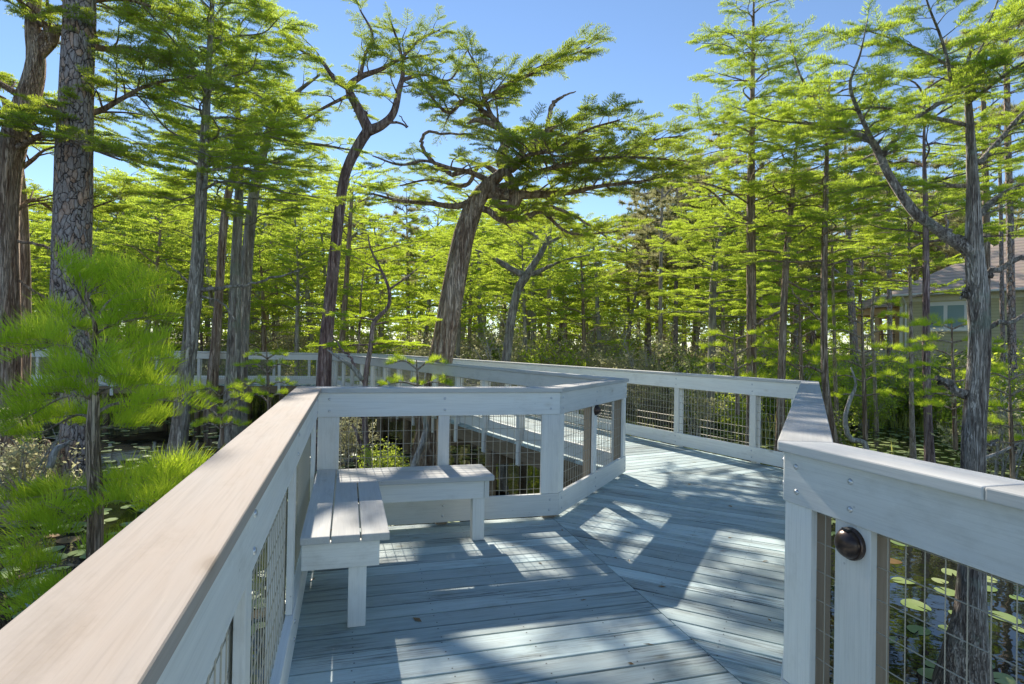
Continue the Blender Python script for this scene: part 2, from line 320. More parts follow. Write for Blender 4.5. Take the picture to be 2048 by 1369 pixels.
def smooth_line(pts, n):
    """Catmull-Rom through points (rows may carry a radius column)"""
    P = np.asarray(pts, float)
    if len(P) == 2: return P[0] + np.linspace(0, 1, n)[:, None] * (P[1] - P[0])
    Q = np.vstack([2 * P[0] - P[1], P, 2 * P[-1] - P[-2]]); out = []
    T = np.linspace(0, len(P) - 1 - 1e-6, n)
    for t in T:
        i = int(t); u = t - i; p0, p1, p2, p3 = Q[i:i + 4]
        out.append(.5 * (2 * p1 + (p2 - p0) * u + (2 * p0 - 5 * p1 + 4 * p2 - p3) * u * u + (3 * p1 - p0 - 3 * p2 + p3) * u ** 3))
    return np.array(out)

# ------------------------------------------------------------ the boardwalk plan (inner faces of the railings)
WZ = -1.1                                  # water level, deck surface is z = 0
A = np.array([-1.455, 4.338]); B = np.array([.417, 4.849]); C = np.array([1.335, 6.627]); D = np.array([-6.252, 20.422])
vL = U([.274, -.961]); L0 = A + vL * 7.0
dFar = U([-.961, -.275]); Nf = D + dFar * 22
G = np.array([1.026, 2.158]); Fp = np.array([3.448, 6.793]); H0 = G + vL * 4.5
nfar = np.array([dFar[1], -dFar[0]])       # towards the far side
uCD = U(D - C); Q = D + nfar * 1.9
den = uCD[0] * dFar[1] - uCD[1] * dFar[0]; w_ = Q - Fp; tt = (w_[0] * dFar[1] - w_[1] * dFar[0]) / den
E2 = Fp + uCD * tt; N2 = E2 + dFar * 23
chain1 = [L0, A, B, C, D, Nf]; chain2 = [H0, G, Fp, E2, N2]
def offs(chain, side):
    """mitre vectors: side=+1 outward is left of travel"""
    P = [np.asarray(p) for p in chain]; res = []
    for i in range(len(P)):
        ns = []
        if i > 0: d = U(P[i] - P[i - 1]); ns.append(side * np.array([-d[1], d[0]]))
        if i < len(P) - 1: d = U(P[i + 1] - P[i]); ns.append(side * np.array([-d[1], d[0]]))
        if len(ns) == 1: res.append(ns[0])
        else: b = U(ns[0] + ns[1]); res.append(b / (b @ ns[0]))
    return res
M1 = offs(chain1, 1); M2 = offs(chain2, -1)
def off(chain, M, i, o): return chain[i] + M[i] * o

# deck boards: strips clipped to each section
def clip(poly, n, d):                      # keep points with p.n <= d
    out = []
    for i in range(len(poly)):
        a, b = poly[i], poly[(i + 1) % len(poly)]; da, db = a @ n - d, b @ n - d
        if da <= 0: out.append(a)
        if da * db < 0: out.append(a + (b - a) * (-da / (db - da)))
    return out
def deck_section(mb, sm, poly, along, wdt=.134, gap=.012, start=0.):
    a = U(along); c = np.array([-a[1], a[0]]); poly = [np.asarray(p) for p in poly]
    cs = [p @ c for p in poly]; x = min(cs) - start * wdt
    while x < max(cs):
        q = clip(poly, -c, -(x)); q = clip(q, c, x + wdt) if len(q) > 2 else []
        if len(q) > 2:
            z = random.uniform(-.0012, .0008)
            # pull mitred ends a hair apart
            cen = sum(q) / len(q); q = [p - a * np.sign((p - cen) @ a) * .0025 for p in q]
            mb.prism(q, -.032 + z, z, along=a)
            lo, hi = min(p @ a for p in q), max(p @ a for p in q)
            k = math.floor(lo / .42) + 1
            ends = [lo + .03, hi - .03]
            if hi - lo > .3:
                js = [j * .42 + .05 for j in range(k, int(hi / .42) + 1)]
                for s_ in js:
                    for e in (.025, wdt - .025):
                        pp = a * (s_ + random.uniform(-.006, .006)) + c * (x + e + random.uniform(-.004, .004))
                        if lo + .02 < s_ < hi - .02 and np.linalg.norm(pp) < 9: sm.append((pp, z))
        x += wdt + gap
deck = MB(); screws = []
o_ = .085
P1 = [off(chain1, M1, i, o_) for i in range(6)]; P2 = [off(chain2, M2, i, o_) for i in range(5)]
deck_section(deck, screws, [P1[0], P1[1], P1[2], P2[1], P2[0]], -np.array([vL[1], -vL[0]]) , start=.3)
deck_section(deck, screws, [P1[2], P1[3], P2[2], P2[1]], np.array([.888, -.459]), start=.1)
deck_section(deck, screws, [P1[3], P1[4], P2[3], P2[2]], np.array([uCD[1], -uCD[0]]), start=.5)
deck_section(deck, screws, [P1[4], P1[5], P2[4], P2[3]], np.array([dFar[1], -dFar[0]]))
dk = deck.build('boardwalk_deck', 'deck_paint', bevel=.003); tag(dk, 'worn blue grey plank boardwalk deck with mitred board joints', kind='structure')
sc = MB()
for p_, z in screws:
    a_ = np.linspace(0, 2 * np.pi, 6, endpoint=False); sc.add(np.c_[p_[0] + .0042 * np.cos(a_), p_[1] + .0042 * np.sin(a_), np.full(6, z + .0012)], [tuple(range(6))])
so_ = sc.build('deck_screws', 'screw_dark', dk); so_['kind'] = 'stuff'
# fascia, joists, pilings below the deck
for ch, M in ((chain1, M1), (chain2, M2)):
    for i in range(len(ch) - 1):
        fb = MB(); d = U(ch[i + 1] - ch[i]); q = [off(ch, M, i, .03) + d * .002, off(ch, M, i + 1, .03) - d * .002, off(ch, M, i + 1, .072) - d * .002, off(ch, M, i, .072) + d * .002]
        fb.prism(q, -.27, -.034, along=d); fb.build('fascia_beam', 'joist_wood', dk)
def walk_pile(p, k=.09):
    pb = MB(); pts = np.array([[p[0], p[1], -1.9], [p[0], p[1], -.27]]); pb.tube(pts, k, 10); pb.build('piling', 'joist_wood', dk, smooth=False)
for ch, M, segs in ((chain1, M1, ((1, 2, 2), (2, 3, 2), (3, 4, 7), (4, 5, 8))), (chain2, M2, ((1, 2, 2), (2, 3, 7), (3, 4, 8)))):
    for a_, b_, k_ in segs:
        for t in np.linspace(.08, .92, k_):
            walk_pile((off(ch, M, a_, -.02) * (1 - t) + off(ch, M, b_, -.02) * t))
cb = MB()
for a_, b_, c_, d_, k_ in ((P1[3], P1[4], P2[2], P2[3], 8), (P1[4], P1[5], P2[3], P2[4], 8)):
    for t in np.linspace(.08, .92, k_):
        x = a_ * (1 - t) + b_ * t; y = c_ * (1 - t) + d_ * t; dd = U(y - x); nn = np.array([-dd[1], dd[0]]) * .04
        b2 = MB(); b2.prism([x + nn, y + nn, y - nn, x - nn], -.46, -.275, along=dd); b2.build('cross_beam', 'joist_wood', dk)

# railings
TOP = 1.10
def seg_frac_x(P, Q_, px, z=.5):
    """where along P-Q the photo column px crosses"""
    best = min(np.linspace(0, 1, 2001), key=lambda t: abs(px_of(np.append(P + (Q_ - P) * t, z))[0] - px)); return best
def px_of(p):
    v = np.asarray(p) - np.array([0, 0, CAM_H]); y = v[1] * math.cos(PITCH) + v[2] * math.sin(PITCH); z = -v[1] * math.sin(PITCH) + v[2] * math.cos(PITCH)
    u = F_PX * v[0] / y; w = -F_PX * z / y; return 1024 + _c * u - _s * w, 684.5 + _s * u + _c * w
bolt_mb = MB(); bolt_mb.sphere((0, 0, 0), .0105, 12, 5, (1, 1, .7), half=True); 
bolt_proto = None
def railing(ch, M, i, label, posts, wide=(), bolts=True, joint=(), endw=(.16, .16)):
    global bolt_proto
    P, Q_ = ch[i], ch[i + 1]; d = U(Q_ - P); Lg = np.linalg.norm(Q_ - P); nrm = M[i] if i == 0 else None
    n = np.array([-d[1], d[0]]); n = n if n @ M[i] > 0 else -n
    base = (P + Q_) / 2
    root = empty('railing', (base[0], base[1], 0)); tag(root, label, 'railing', 'boardwalk railing sections')
    root_inv = np.array([base[0], base[1], 0])
    def strip(name, o1, o2, z0, z1, m, bevel=.004, e=.001, cuts=()):
        cu = [0.] + list(cuts) + [1.]
        for a_, b_ in zip(cu[:-1], cu[1:]):
            mb = MB()
            def pt(o, t):
                if t == 0: return off(ch, M, i, o) + d * e
                if t == 1: return off(ch, M, i + 1, o) - d * e
                return P + d * Lg * t + n * o + d * (e if t == a_ else -e)
            mb.prism([pt(o1, a_), pt(o1, b_), pt(o2, b_), pt(o2, a_)], z0, z1, along=d); mb.build(name, m, root, bevel=bevel, origin=root_inv)
    strip('cap_rail', -.022, .165, TOP - .037, TOP, 'cap_sun_tint' if (ch is chain1 and i == 0) else 'cap_pale', .005, cuts=joint)  # near left cap takes the sun-tinted colour, all others the plain pale one
    strip('upper_board', 0, .036, TOP - .222, TOP - .038, 'rail_paint')
    strip('outer_board', .118, .150, TOP - .222, TOP - .038, 'rail_paint')
    strip('lower_board', 0, .036, .03, .212, 'rail_paint')
    posts = sorted(posts); ps = [(endw[0] / 2 / Lg, endw[0])] + [(t, (.14 if k in wide else .092)) for k, t in enumerate(posts)] + [(1 - endw[1] / 2 / Lg, endw[1])]
    for k, (t, w) in enumerate(ps):
        c = P + d * Lg * t
        mb = MB(); mb.post(c + n * .022, d, w / 2 - .0015, .0135, .213, TOP - .223); mb.build('batten', 'rail_paint', root, bevel=.003, origin=root_inv)
        mb = MB(); mb.post(c + n * .081, d, .0445, .036, 0.0, TOP - .039); mb.post(c + n * .0985, d, .0444, .0185, -.33, -.0005); mb.build('post', 'rail_paint' if Lg > 6 else 'tan_wood', root, bevel=.003, origin=root_inv)
        if bolts and np.linalg.norm(c) < 9:
            for z in (TOP - .085, TOP - .175, .08, .165):
                if z < .3 and w > .12 and np.linalg.norm(c) < 3.5: continue
                if bolt_proto is None: bolt_proto = bolt_mb.build('bolt', 'bolt_metal', root, smooth=True); bo = bolt_proto
                else: bo = bolt_proto.copy(); COL.objects.link(bo); bo.parent = root
                q = c + random.uniform(-.004, .004) * d - root_inv[:2]; bo.location = (q[0], q[1], z)
                bo.rotation_euler = Vector((-n[0], -n[1], 0)).to_track_quat('Z', 'Y').to_euler()
    for (t0, w0), (t1, w1) in zip(ps[:-1], ps[1:]):
        a0 = Lg * t0 + w0 / 2 - .01; a1 = Lg * t1 - w1 / 2 + .01
        if a1 - a0 < .05: continue
        mb = MB(); mid = np.linalg.norm(P + d * (a0 + a1) / 2); r = .0021 if mid < 8 else .003
        x = a0 + .02
        while x < a1:
            q = P + d * x + n * .0395; mb.tube([[*q, .20], [*q, TOP - .215]], r, 4, close=False); x += .0595
        z = .25
        while z < TOP - .22:
            qa, qb = P + d * a0 + n * .0425, P + d * a1 + n * .0425; mb.tube([[*qa, z], [*qb, z]], r, 4, close=False); z += .102
        mb.build('wire_panel', 'wire', root, origin=root_inv)
    return root
def fr(P, Q_, *pxs): return [seg_frac_x(P, Q_, x) for x in pxs]
t1, t2 = fr(A, L0, 592, 500)
l_len = 7.0
near_posts = sorted([1 - .92 / l_len, 1 - 2.05 / l_len, 1 - 3.2 / l_len, 1 - 4.3 / l_len, 1 - 5.4 / l_len])
near_posts = [1 - t2 - (t2 - t1) * 2, 1 - t2 - (t2 - t1), 1 - t2, 1 - t1] if .05 < t2 < .9 and t2 > t1 else near_posts
railing(chain1, M1, 0, 'long railing beside the camera with wide sunlit cap, behind the bench', near_posts, joint=())
railing(chain1, M1, 1, 'short railing section behind the back seat of the corner bench', fr(A, B, 887))
railing(chain1, M1, 2, 'short angled railing section with small dark lamp at the middle turn', fr(B, C, 1192), endw=(.12, .10))
cd = fr(C, D, 1049, 975, 925); stp = cd[1] - cd[0]
cdp = [cd[0]]
while cdp[-1] + .085 < .99: cdp.append(cdp[-1] + .075)
railing(chain1, M1, 3, 'receding railing seen from outside above the water, behind the bench railing', cdp[:12], bolts=False)
railing(chain1, M1, 4, 'far near-side railing running left across the water, posts hanging below the deck', [(.6 + k * 1.25) / 22 for k in range(17)], bolts=False)
railing(chain2, M2, 0, 'near right railing with round bronze lamp on its wide post', [1 - .30 / 4.5, 1 - 1.35 / 4.5, 1 - 2.4 / 4.5, 1 - 3.4 / 4.5], wide=(3,), joint=(1 - .72 / 4.5,), endw=(.14, .13))
railing(chain2, M2, 1, 'right railing section whose cap runs away to the outer corner', [.25, .5, .75])
fe = fr(Fp, E2, 1503, 1351); st = fe[1] - fe[0]; fp_ = list(fe)
while fp_[-1] + .07 < .985: fp_.append(fp_[-1] + min(st, .08))
railing(chain2, M2, 2, 'long outer railing with wire panels crossing the middle of the view', fp_, bolts=True)
railing(chain2, M2, 3, 'farthest railing on the wooded side of the distant walkway', [(1.3 + k * 1.25) / 23 for k in range(17)], bolts=False)

# lamps on the posts
def deck_light(P, d, n, label):
    c = np.array([P[0], P[1]]) ; r = empty('deck_light', (c[0], c[1], P[2])); tag(r, label, 'lamp', 'round bronze deck lamps')
    q = Vector((-n[0], -n[1], 0)).to_track_quat('Z', 'Y').to_euler(); r.rotation_euler = q
    m_ = MB(); m_.tube([[0, 0, 0], [0, 0, .012], [0, 0, .016]], [.052, .052, .049], 32); m_.build('backplate', 'bronze', r, smooth=False)
    m_ = MB(); m_.sphere((0, 0, .016), .046, 32, 12, (1, 1, .72), half=True); m_.build('dome', 'bronze', r, smooth=True)
    m_ = MB(); m_.box((0, .0475, .022), (1, 0, 0), (0, 1, 0), (0, 0, 1), .012, .0035, .010); m_.build('latch', 'screw_dark', r)
dGH = U(G - H0); nGH = -np.array([dGH[1], -dGH[0]]); nGH = nGH if nGH @ M2[0] > 0 else -nGH
pl = H0 + dGH * 4.5 * (1 - .30 / 4.5) + nGH * .0085
deck_light((pl[0], pl[1], .815), dGH, nGH, 'large round bronze lamp on the near right post')
dBC = U(C - B); nBC = np.array([-dBC[1], dBC[0]]); tb = fr(B, C, 1192)[0]; pb_ = B + (C - B) * tb + nBC * .0085
deck_light((pb_[0], pb_[1], .83), dBC, nBC, 'small dark round lamp on the angled middle railing')

# L-shaped corner bench
def bench():
    r = empty('corner_bench', (A[0], A[1], 0)); tag(r, 'painted L-shaped corner bench of thick planks against the railing', 'bench')
    e1 = U(B - A); e2 = vL; Zt = .485; T = .038
    P = lambda a, b: A + e1 * a + e2 * b
    def plank(a0, a1, b0, b1, al, name='seat_board'):
        m_ = MB(); m_.prism([P(a0, b0), P(a1, b0), P(a1, b1), P(a0, b1)], Zt - T, Zt, along=al); m_.build(name, 'cap_pale', r, bevel=.006, origin=(A[0], A[1], 0))
    w = .138
    plank(.004, .004 + w, .004, 1.60, e2); 
    plank(.149, .149 + w, .447, 1.60, e2); plank(.294, .294 + w, .447, 1.60, e2)
    for k in range(3): plank(.149, 1.27, .006 + k * .1455, .006 + k * .1455 + .142, e1)
    def board(a0, a1, b0, b1, z0, z1, al, name='apron'):
        m_ = MB(); m_.prism([P(a0, b0), P(a1, b0), P(a1, b1), P(a0, b1)], z0, z1, along=al); m_.build(name, 'rail_paint', r, bevel=.004, origin=(A[0], A[1], 0))
    ap = .135
    board(.01, .385, 1.53, 1.568, Zt - T - ap, Zt - T - .001, e1)       # near end
    board(.347, .385, .40, 1.528, Zt - T - ap, Zt - T - .001, e2)       # inner side of the long arm
    board(.387, 1.20, .362, .40, Zt - T - ap, Zt - T - .001, e1)        # front of the back arm
    board(1.202, 1.24, .01, .40, Zt - T - ap, Zt - T - .001, e2)
    def leg(a, b):
        m_ = MB(); c = P(a, b); m_.post(c, e1, .0445, .0445, .0005, Zt - T - ap - .001); m_.build('leg', 'rail_paint', r, bevel=.004, origin=(A[0], A[1], 0))
    leg(.28, 1.50); leg(1.165, .345)
    return r
bench()

# ------------------------------------------------------------ water and ground
def grid(name, x0, x1, y0, y1, nx, ny, zf, m):
    X, Y = np.meshgrid(np.linspace(x0, x1, nx), np.linspace(y0, y1, ny)); Z = zf(X, Y); V = np.c_[X.ravel(), Y.ravel(), Z.ravel()]
    i = np.arange(nx * ny).reshape(ny, nx); Fa = np.c_[i[:-1, :-1].ravel(), i[:-1, 1:].ravel(), i[1:, 1:].ravel(), i[1:, :-1].ravel()]
    me = fast_mesh(name, V, Fa); return link(name, me, m)
def bank(x): return np.where(x > 4, 24.5 - .05 * x, np.where(x < -8, 30., 30. - (x + 8) * .45))
def gz(X, Y):
    d = (Y - bank(X)) / 5.; s = np.clip(d, -1, 1.5)
    return np.where(s < 0, -1.15 + s * .8, -1.15 + s * .45) + .10 * np.sin(X * 1.3 + .5 * Y) * np.cos(Y * .9) - np.clip(-Y - 15, 0, 5) * 0
w_o = grid('water', -400, 400, -200, 500, 2, 2, lambda X, Y: X * 0 + WZ, 'water'); tag(w_o, 'dark still swamp water reflecting trees and sky', kind='structure')
g_o = grid('ground', -150, 150, -20, 300, 240, 250, gz, 'soil'); tag(g_o, 'brown and green swamp bank beyond the water', kind='structure')
g_o.data.polygons.foreach_set('use_smooth', np.ones(len(g_o.data.polygons), bool))
f_o = grid('far_ground', -1500, 1500, 200, 2500, 2, 2, lambda X, Y: X * 0 - .5, 'soil'); tag(f_o, 'flat wooded land reaching the horizon', kind='structure')

# ------------------------------------------------------------ foliage
def frond_template(npairs=7, sp=.034, sl=.13, sw=.014, up=1.0, jit=.25, seed=0, curl=0., reach=.36, segs=1, flat=1.0):
    """feathery flat spray along +x, length 1: a twig skeleton with comb-like upright shoots"""
    g = np.random.default_rng(seed); tw = []; 
    axis = np.array([[0, 0, 0], [.35, .02 * g.normal(), .02], [.7, .04 * g.normal(), .01], [1, .05 * g.normal(), -.03]])
    ax = smooth_line(axis, 9); tw.append((ax, .008))
    for k in range(npairs):
        x = .12 + .8 * (k + .5 * g.random()) / npairs; base = np.array([np.interp(x, ax[:, 0], ax[:, j]) for j in range(3)])
        for sd_ in (-1, 1):
            if g.random() < .08: continue
            an = R(g.uniform(38, 62)); Lt = (reach * (1 - .75 * x) + .06) * g.uniform(.7, 1.2)
            d = np.array([math.cos(an), sd_ * math.sin(an), g.uniform(-.18, .12) * flat]); mid = base + d * Lt * .5 + np.array([0, 0, .02 * g.normal()])
            tw.append((np.array([base, mid, base + d * Lt + np.array([.03, 0, -.02])]), .005))
    V = []; T = []; rn = []; nv = 0
    for P, _ in tw:
        L = np.r_[0, np.cumsum(np.linalg.norm(np.diff(P, axis=0), axis=1))]; n = max(2, int(L[-1] / sp)); s = (np.arange(n) + g.random(n) * .7) / n * L[-1]
        Pt = np.stack([np.interp(s, L, P[:, j]) for j in range(3)], 1); d0 = U(P[-1] - P[0])
        for q, ss in zip(Pt, s):
            e = U(np.array([0, 0, up]) + d0 * g.uniform(.1, .7) + g.normal(size=3) * jit); ln = sl * g.uniform(.6, 1.25) * (1 - .45 * (ss / L[-1]) ** 3)
            w = U(np.cross(e, g.normal(size=3))) * sw * .5 * g.uniform(.7, 1.2)
            if segs == 1:
                V += [q - w, q + w, q + e * ln]; T.append((nv, nv + 1, nv + 2)); nv += 3; rn += [g.random()] * 3
            else:
                b = U(d0 * .6 + g.normal(size=3) * .2) * curl * ln; m1 = q + e * ln * .5 + b * .2; tp = q + e * ln + b
                V += [q - w, q + w, m1 + w * .8, m1 - w * .8, tp]; T += [(nv, nv + 1, nv + 2), (nv, nv + 2, nv + 3), (nv + 3, nv + 2, nv + 4)]; nv += 5; rn += [g.random()] * 5
    # twigs as thin three-sided tubes
    mb = MB()
    for P, r in tw: mb.tube(P[[0, len(P) // 2, -1]] if len(P) > 3 else P, [r, r * .7, r * .35], 3, close=False)
    return np.array(V), np.array(T), np.array(rn), np.vstack(mb.v), np.array([(a, b, c) for a, b, c, d_ in mb.f] + [(a, c, d_) for a, b, c, d_ in mb.f])
def tuft_template(n=70, seed=0, w=.02, spread=1.0):
    """pine-like burst of needles, radius 1"""
    g = np.random.default_rng(seed); V = []; T = []; rn = []
    for k in range(n):
        e = U(g.normal(size=3) * np.array([1, 1, .8]) + np.array([.5, 0, .35])); ln = g.uniform(.6, 1.1); q = np.array([g.uniform(-.3, .3), 0, 0]); ww = U(np.cross(e, g.normal(size=3))) * w
        V += [q - ww, q + ww, q + e * ln]; T.append((3 * k, 3 * k + 1, 3 * k + 2)); rn += [g.random()] * 3
    mb = MB(); mb.tube([[-.5, 0, 0], [0, 0, 0], [.4, 0, .05]], [.03, .025, .015], 3, close=False)
    return np.array(V), np.array(T), np.array(rn), np.vstack(mb.v), np.array([(a, b, c) for a, b, c, d_ in mb.f] + [(a, c, d_) for a, b, c, d_ in mb.f])
def leaf_template(n=60, seed=0, size=.12):
    """broad-leaf cluster on a few twigs, radius ~1"""
    g = np.random.default_rng(seed); V = []; T = []; rn = []; nv = 0
    mb = MB()
    for t in range(6):
        e = U(g.normal(size=3) + np.array([.8, 0, .3])); mb.tube([[0, 0, 0], e * .5 + g.normal(size=3) * .06, e * 1.0], [.012, .009, .004], 3, close=False)
        for k in range(n // 6):
            q = e * g.uniform(.25, 1.0) + g.normal(size=3) * .11; a = U(g.normal(size=3) + np.array([0, 0, .3])); b = U(np.cross(a, g.normal(size=3))); s = size * g.uniform(.6, 1.2)
            V += [q, q + a * s * .5 + b * s * .28, q + a * s, q + a * s * .5 - b * s * .28]; T += [(nv, nv + 1, nv + 2), (nv, nv + 2, nv + 3)]; nv += 4; rn += [g.random()] * 4
    return np.array(V), np.array(T), np.array(rn), np.vstack(mb.v), np.array([(a, b, c) for a, b, c, d_ in mb.f] + [(a, c, d_) for a, b, c, d_ in mb.f])
TPL = {
    'mid': [frond_template(8, .020, .12, .021, seed=i) for i in range(6)],
    'near': [frond_template(9, .019, .14, .013, seed=20 + i, segs=2, curl=.25) for i in range(6)],
    'far': [frond_template(5, .042, .12, .055, seed=40 + i, jit=.5, reach=.42) for i in range(6)],
    'young': [frond_template(5, .046, .56, .019, seed=60 + i, segs=2, curl=.30, jit=.13, reach=.38) for i in range(6)],
    'pine': [tuft_template(80, i) for i in range(4)],
    'pinefar': [tuft_template(34, 9 + i, .05) for i in range(4)],
    'leaf': [leaf_template(72, i) for i in range(5)],
    'leaffar': [leaf_template(36, 9 + i, .26) for i in range(5)],
}
class Crown:
    def __init__(s, kind): s.kind = kind; s.items = []
    def add(s, pos, d, scale, up=None):
        d = U(d); up = np.array([0, 0, 1.]) if up is None else up
        up = U(up + rng.normal(size=3) * .12); y = U(np.cross(up, d)); z = np.cross(d, y)
        s.items.append((rng.integers(len(TPL[s.kind])), np.asarray(pos, float), np.stack([d, y, z], 0) * scale))
    def build(s, name, leafmat, parent, origin=(0, 0, 0), twigs=True):
        Vs = []; Fs = []; Rn = []; Mi = []; nv = 0
        for t, tp in enumerate(TPL[s.kind]):
            it = [x for x in s.items if x[0] == t]
            if not it: continue
            Mt = np.array([x[2] for x in it]); Ps = np.array([x[1] for x in it]) - np.asarray(origin)
            for (TV, TF, rn, mi) in ((tp[0], tp[1], tp[2], 0), (tp[3], tp[4], None, 1)):
                if mi == 1 and not twigs: continue
                V = np.einsum('vi,kij->kvj', TV, Mt) + Ps[:, None, :]; k, n = V.shape[:2]
                F = TF[None] + (np.arange(k) * n)[:, None, None] + nv
                r0 = rng.random(k)[:, None] * .5; r = (np.repeat(rn[None] * .5, k, 0) + r0) if rn is not None else np.full((k, n), .5)
                Vs.append(V.reshape(-1, 3)); Fs.append(F.reshape(-1, 3)); Rn.append(r.ravel()); Mi += [mi] * (k * len(TF)); nv += k * n
        me = fast_mesh(name, np.vstack(Vs), np.vstack(Fs), Mi)
        a = me.attributes.new('rnd', 'FLOAT', 'POINT'); a.data.foreach_set('value', np.concatenate(Rn).astype(np.float32))
        return link(name, me, [leafmat, 'bark_twig'], parent)
def dress(crown, limb, rads, mb, L=None, start=.25, step=.22, side=.9, fs=.45, droop=-.02, upw=.08, tip=True):
    """side branches in a flat layer along a limb, each carrying sprays"""
    seg = np.linalg.norm(np.diff(limb, axis=0), axis=1); s = np.r_[0, np.cumsum(seg)]; tot = s[-1]; x = tot * start; k = 0
    P = lambda t: np.array([np.interp(t, s, limb[:, j]) for j in range(3)])
    while x < tot * .99:
        p = P(x); d = U(P(min(tot, x + .1)) - P(max(0, x - .1))); h = U(np.cross(np.array([0, 0, 1.]), d)) if abs(d[2]) < .95 else U(rng.normal(size=3) * np.array([1, 1, 0]))
        sg = 1 if k % 2 else -1; ln = side * rng.uniform(.5, 1.1) * (1 - .55 * x / tot)
        dd = U(h * sg * rng.uniform(.6, 1.1) + d * rng.uniform(.3, .9) * (1 if abs(d[2]) < .8 else .2) + np.array([0, 0, rng.uniform(-.1, .22) + upw])); dd[2] = np.clip(dd[2], -.3, .45)
        e = p + dd * ln + np.array([0, 0, droop]); m_ = (p + e) / 2 + rng.normal(size=3) * .06 * ln + np.array([0, 0, .05 * ln])
        br = smooth_line([p, m_, e], 6); r0 = min(np.interp(x, s, rads) * .5, .014 + .012 * ln); mb.tube(br, np.linspace(r0, r0 * .3, 6), 5, close=False)
        nf = max(2, int(ln / (fs * .42)))
        for q in range(nf):
            t = (q + .6 + .5 * rng.random()) / nf; pp = np.array([np.interp(t, np.linspace(0, 1, 6), br[:, j]) for j in range(3)])
            a = rng.choice([-1, 1]) * R(rng.uniform(15, 70)); c_, s_ = math.cos(a), math.sin(a); f = U([dd[0] * c_ - dd[1] * s_, dd[0] * s_ + dd[1] * c_, rng.uniform(-.15, .2)])
            crown.add(pp, f, fs * rng.uniform(.65, 1.15))
        crown.add(br[-1], U(dd + np.array([0, 0, rng.uniform(-.1, .15)])), fs * rng.uniform(.8, 1.2))
        x += step * rng.uniform(.6, 1.4); k += 1
    if tip: crown.add(limb[-1], U(limb[-1] - limb[-2]), fs)
def limb_px(pts, Y0, dY=0.):
    """pixel polyline (px, py, width_px[, dy]) at depth Y -> xyz + radius"""
    out = []
    for i, p in enumerate(pts):
        Y = Y0 + (p[3] if len(p) > 3 else dY * i / max(1, len(pts) - 1)); q = at(p[0], p[1], Y); out.append([*q, p[2] / 2 * Y / F_PX])
    return np.array(out)
def flare(P, amt=.8, h=.9):
    """swelling at the foot of a swamp tree"""
    z0 = P[0, 2]; k = np.exp(-np.clip((P[:, 2] - z0) / h, 0, 9) * 2.2); P = P.copy(); P[:, 3] *= 1 + amt * k; return P
def auto_limbs(trunk, z0, z1, n, l0, l1, mb, crown, az=None, elev=(-.05, .3), fs=.45, step=.24, side=.8, spread=.35, r=.05, start=.22, sides=6):
    zs = trunk[:, 2]
    for k in range(n):
        t = (k + rng.random() * .8) / n; z = z0 + (z1 - z0) * t; i = np.argmin(abs(zs - z)); p = trunk[i, :3].copy(); p[2] = max(z, zs[0]) if zs[-1] > z else zs[-1]
        a = (k * 2.4 + rng.uniform(-.5, .5)) if az is None else az[k % len(az)] + rng.uniform(-spread, spread)
        L = (l0 + (l1 - l0) * t) * rng.uniform(.75, 1.2); el = rng.uniform(*elev) + .25 * t
        d = np.array([math.cos(a), math.sin(a), 0]); nn = np.array([-d[1], d[0], 0])
        pts = [p, p + d * L * .3 + np.array([0, 0, el * L * .45]) + nn * rng.normal() * .07 * L, p + d * L * .65 + np.array([0, 0, el * L * .7]) + nn * rng.normal() * .12 * L, p + d * L + np.array([0, 0, el * L * .8 + rng.uniform(-.1, .15) * L]) + nn * rng.normal() * .16 * L]
        lb = smooth_line(pts, 10); rad = np.linspace(r * (.5 + .5 * L / max(l0, l1)), .008, 10); mb.tube(lb, rad, sides, close=False)
        dress(crown, lb, rad, mb, start=start, step=step, side=side * (L / max(l0, l1)) ** .5, fs=fs)

